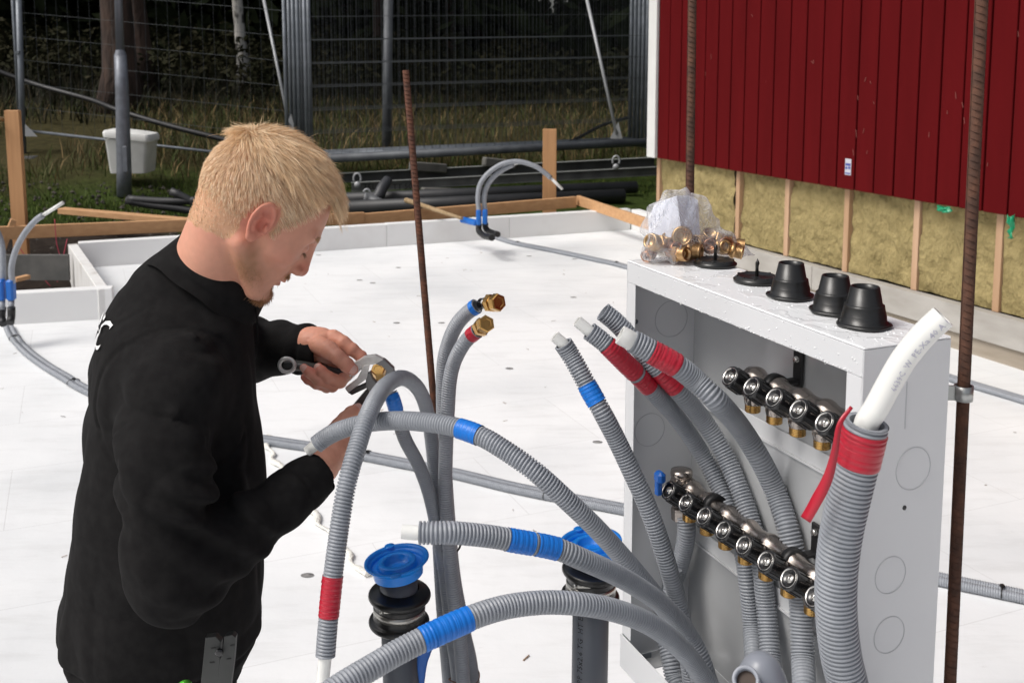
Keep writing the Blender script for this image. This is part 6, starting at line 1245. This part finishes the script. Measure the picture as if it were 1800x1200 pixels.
def ribbons(sets, name, parent, m):
    Vs = []; Fs = []; Cs = []; o = 0
    for (Pm, wd, ca_, cb_) in sets:
        n, k, _ = Pm.shape; T = np.gradient(Pm, axis=1); T /= np.linalg.norm(T, axis=2)[..., None] + 1e-9; rv = hr.normal(size=(n, 1, 3)); S_ = np.cross(T, rv); S_ /= np.linalg.norm(S_, axis=2)[..., None] + 1e-9
        tt = np.linspace(0, 1, k)[None, :, None]; w = wd * (1 - .8 * tt ** 2) * hr.uniform(.6, 1.3, (n, 1, 1)); V = np.stack([Pm - S_ * w, Pm + S_ * w], 2).reshape(n, 2 * k, 3)
        base = (np.arange(n) * 2 * k)[:, None, None] + o; j = np.arange(k - 1)[None, :, None] * 2; q = np.concatenate([base + j, base + j + 1, base + j + 3, base + j + 2], 2).reshape(-1, 4); Vs.append(V.reshape(-1, 3)); Fs.append(q); o += n * 2 * k
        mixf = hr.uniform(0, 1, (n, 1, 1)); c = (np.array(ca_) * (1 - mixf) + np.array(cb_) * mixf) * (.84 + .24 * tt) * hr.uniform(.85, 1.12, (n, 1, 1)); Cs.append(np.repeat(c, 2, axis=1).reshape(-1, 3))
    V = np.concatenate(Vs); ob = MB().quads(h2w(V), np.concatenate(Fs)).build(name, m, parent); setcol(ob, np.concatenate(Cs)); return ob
M_hair = vcol_mat('hair', .42, spec=.6)
_b = M_hair.node_tree.nodes['Principled BSDF']; _b.inputs['Subsurface Weight'].default_value = 0
cz = cand[:, 2]; cx_ = cand[:, 0]
top = (cz > 78); side = (cz <= 84)
sets = []
lt = lambda r_: np.where(np.abs(r_[:, 1]) > 30, np.clip((r_[:, 2] - np.where(r_[:, 0] < 20, 20, 27 + 2.8 * np.clip(r_[:, 0] + 14 - 36, 0, 99))) * .75, 9, 36), np.clip(32 + .16 * (r_[:, 0] + 40), 24, 42))
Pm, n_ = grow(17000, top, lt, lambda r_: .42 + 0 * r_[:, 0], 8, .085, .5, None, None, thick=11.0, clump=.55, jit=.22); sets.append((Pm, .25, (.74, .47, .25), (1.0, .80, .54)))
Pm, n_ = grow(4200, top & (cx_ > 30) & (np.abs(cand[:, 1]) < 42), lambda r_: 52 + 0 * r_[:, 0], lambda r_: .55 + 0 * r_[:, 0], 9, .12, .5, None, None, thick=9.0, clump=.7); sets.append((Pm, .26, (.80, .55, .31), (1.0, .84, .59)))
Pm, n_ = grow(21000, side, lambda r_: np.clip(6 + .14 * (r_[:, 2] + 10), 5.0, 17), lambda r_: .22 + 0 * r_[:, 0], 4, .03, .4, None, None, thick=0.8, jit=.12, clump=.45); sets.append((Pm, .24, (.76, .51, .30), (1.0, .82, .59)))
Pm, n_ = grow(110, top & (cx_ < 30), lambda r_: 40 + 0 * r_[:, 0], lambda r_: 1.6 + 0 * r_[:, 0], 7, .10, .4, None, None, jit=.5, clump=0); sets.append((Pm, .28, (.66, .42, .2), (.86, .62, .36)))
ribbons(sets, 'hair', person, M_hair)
# goatee, moustache, brow, lashes
def tuft(box_c, box_r, n, L_, dirv, wd, cols, surf=True):
    q = hr.normal(size=(n * 6, 3)) * np.array(box_r) * .55 + np.array(box_c); q[:, 1] *= np.where(hr.uniform(size=n * 6) > .5, 1, -1)
    s = head_sdf(q); gN = grad(head_sdf, q, .5); q = q - gN * s[:, None]; s = np.abs(head_sdf(q)); k = s < 1.2; q = q[k][:n]; gN = gN[k][:n]; m = len(q); d = gN * .55 + np.array(dirv) + hr.normal(size=(m, 3)) * .25; d /= np.linalg.norm(d, axis=1)[:, None]; l = L_ * hr.uniform(.5, 1.2, m)[:, None]
    return (np.stack([q, q + d * l * .5, q + (d + np.array([0, 0, -.2])) * l], 1), wd, cols[0], cols[1])
fs_ = [tuft((86, 8, -78), (14, 12, 12), 1500, 6, (.1, 0, -.6), .28, ((.30, .14, .055), (.45, .22, .09))), tuft((98, 12, -31), (5, 12, 3.5), 500, 5, (.1, .2, -.7), .25, ((.34, .17, .07), (.5, .27, .12))), tuft((48, 48, -62), (24, 12, 14), 900, 2.5, (.0, 0, -.4), .20, ((.36, .19, .09), (.5, .28, .13))), tuft((95, 14, -62), (8, 8, 6), 300, 4, (0, 0, -.6), .25, ((.30, .14, .055), (.45, .22, .09)))]
ribbons(fs_, 'beard', person, M_hair)
ribbons([tuft((86, 34, 39), (5, 14, 2.2), 420, 6, (-.1, .7, .1), .3, ((.42, .24, .11), (.55, .34, .17)))], 'eyebrows', person, M_hair)
ribbons([tuft((92, 31, 10.5), (2.5, 12, .8), 260, 7, (1.0, .2, -.5), .2, ((.16, .08, .04), (.3, .17, .08)))], 'eyelashes', person, M_hair)

# ================================================================== PLIERS
pl = thing('pliers', 'locking pliers with dark grips held in both hands around the brass nut', 'pliers', ph(520, 520, 1.83))
M_pm = mat('tool_steel', (.78, .77, .74), .34, .35, col2=(.62, .61, .59), nscale=60); M_pd = mat('tool_dark', (.10, .10, .10), .4, .7); M_grip = mat('tool_grip', (.022, .022, .022), .55, col2=(.05, .05, .045), nscale=25)
def zp(l): return [(470 + x / 3.158, 500 + y / 3.158) for x, y in l]
q, s = catmull([ph(95, 448, 1.83), ph(180, 450, 1.83), ph(280, 465, 1.83), ph(380, 485, 1.83), ph(450, 508, 1.83)], .004); hg = MB().sweep(q, [.0105 - .002 * math.sin(k * 3) - .0035 * k ** 3 for k in np.linspace(0, 1, len(q))], 14).build('upper_grip', M_grip, pl); MB().sweep([p + np.array([0, -.0085, .004]) for p in q[6:-20]], .0028, 8).build('grip_inlay', mat('grip_grey', (.16, .165, .16), .45), hg)
a = np.linspace(0, 2 * math.pi, 30); c = ph(112, 450, 1.822); MB().sweep([c + np.array([.0135 * math.cos(t), -.004, .0125 * math.sin(t) + .002]) for t in a], .0036, 8, caps=False).build('hanging_loop', M_pm, hg)
q2, s2 = catmull([ph(150, 420, 1.822), ph(250, 430, 1.822), ph(330, 450, 1.822)], .005)
for nm_, l, d, th, m in (('shank', [(415, 495), (500, 438), (524, 456), (450, 540), (432, 528)], 1.826, .010, M_pm), ('upper_jaw', [(500, 440), (545, 412), (600, 404), (640, 424), (602, 446), (562, 452), (524, 480)], 1.822, .014, M_pm), ('jaw_hook', [(600, 405), (650, 428), (692, 468), (697, 496), (670, 518), (648, 502), (656, 480), (632, 456), (602, 446)], 1.826, .014, mat('tool_mid', (.24, .24, .24), .35, .6)), ('slide_bar', [(545, 452), (572, 450), (557, 520), (520, 548), (466, 588), (450, 566), (508, 522)], 1.818, .010, M_pm), ('slide_block', [(462, 586), (552, 546), (556, 566), (485, 600)], 1.82, .016, M_pd), ('lower_jaw', [(555, 500), (574, 486), (588, 520), (606, 538), (640, 520), (652, 532), (602, 566), (574, 582), (552, 562)], 1.824, .014, mat('tool_mid', (.24, .24, .24), .35, .6)), ('lower_handle', [(604, 560), (590, 610), (530, 700), (470, 740), (440, 712), (500, 640), (548, 584), (572, 562)], 1.835, .014, M_pd)): flatpoly([(666 + (x - 666) * 1.12, 652 + (y - 652) * 1.12) for x, y in zp(l)], d, th, m, nm_, pl, .0012)
MB().lathe(ph(572, 593, 1.834), (0, -1, .1), [(0, .004), (.003, .004), (.0042, .002), (.0042, 0)], 16, capends=False).build('rivet', M_chrome, pl)
t = np.linspace(0, 1, 120); A0, B0 = ph(472, 505, 1.812), ph(520, 458, 1.812); MB().sweep([A0 + (B0 - A0) * k + np.array([0, math.cos(k * 56) * .004, math.sin(k * 56) * .0042]) for k in t], .0008, 5).build('spring', M_pm, pl)
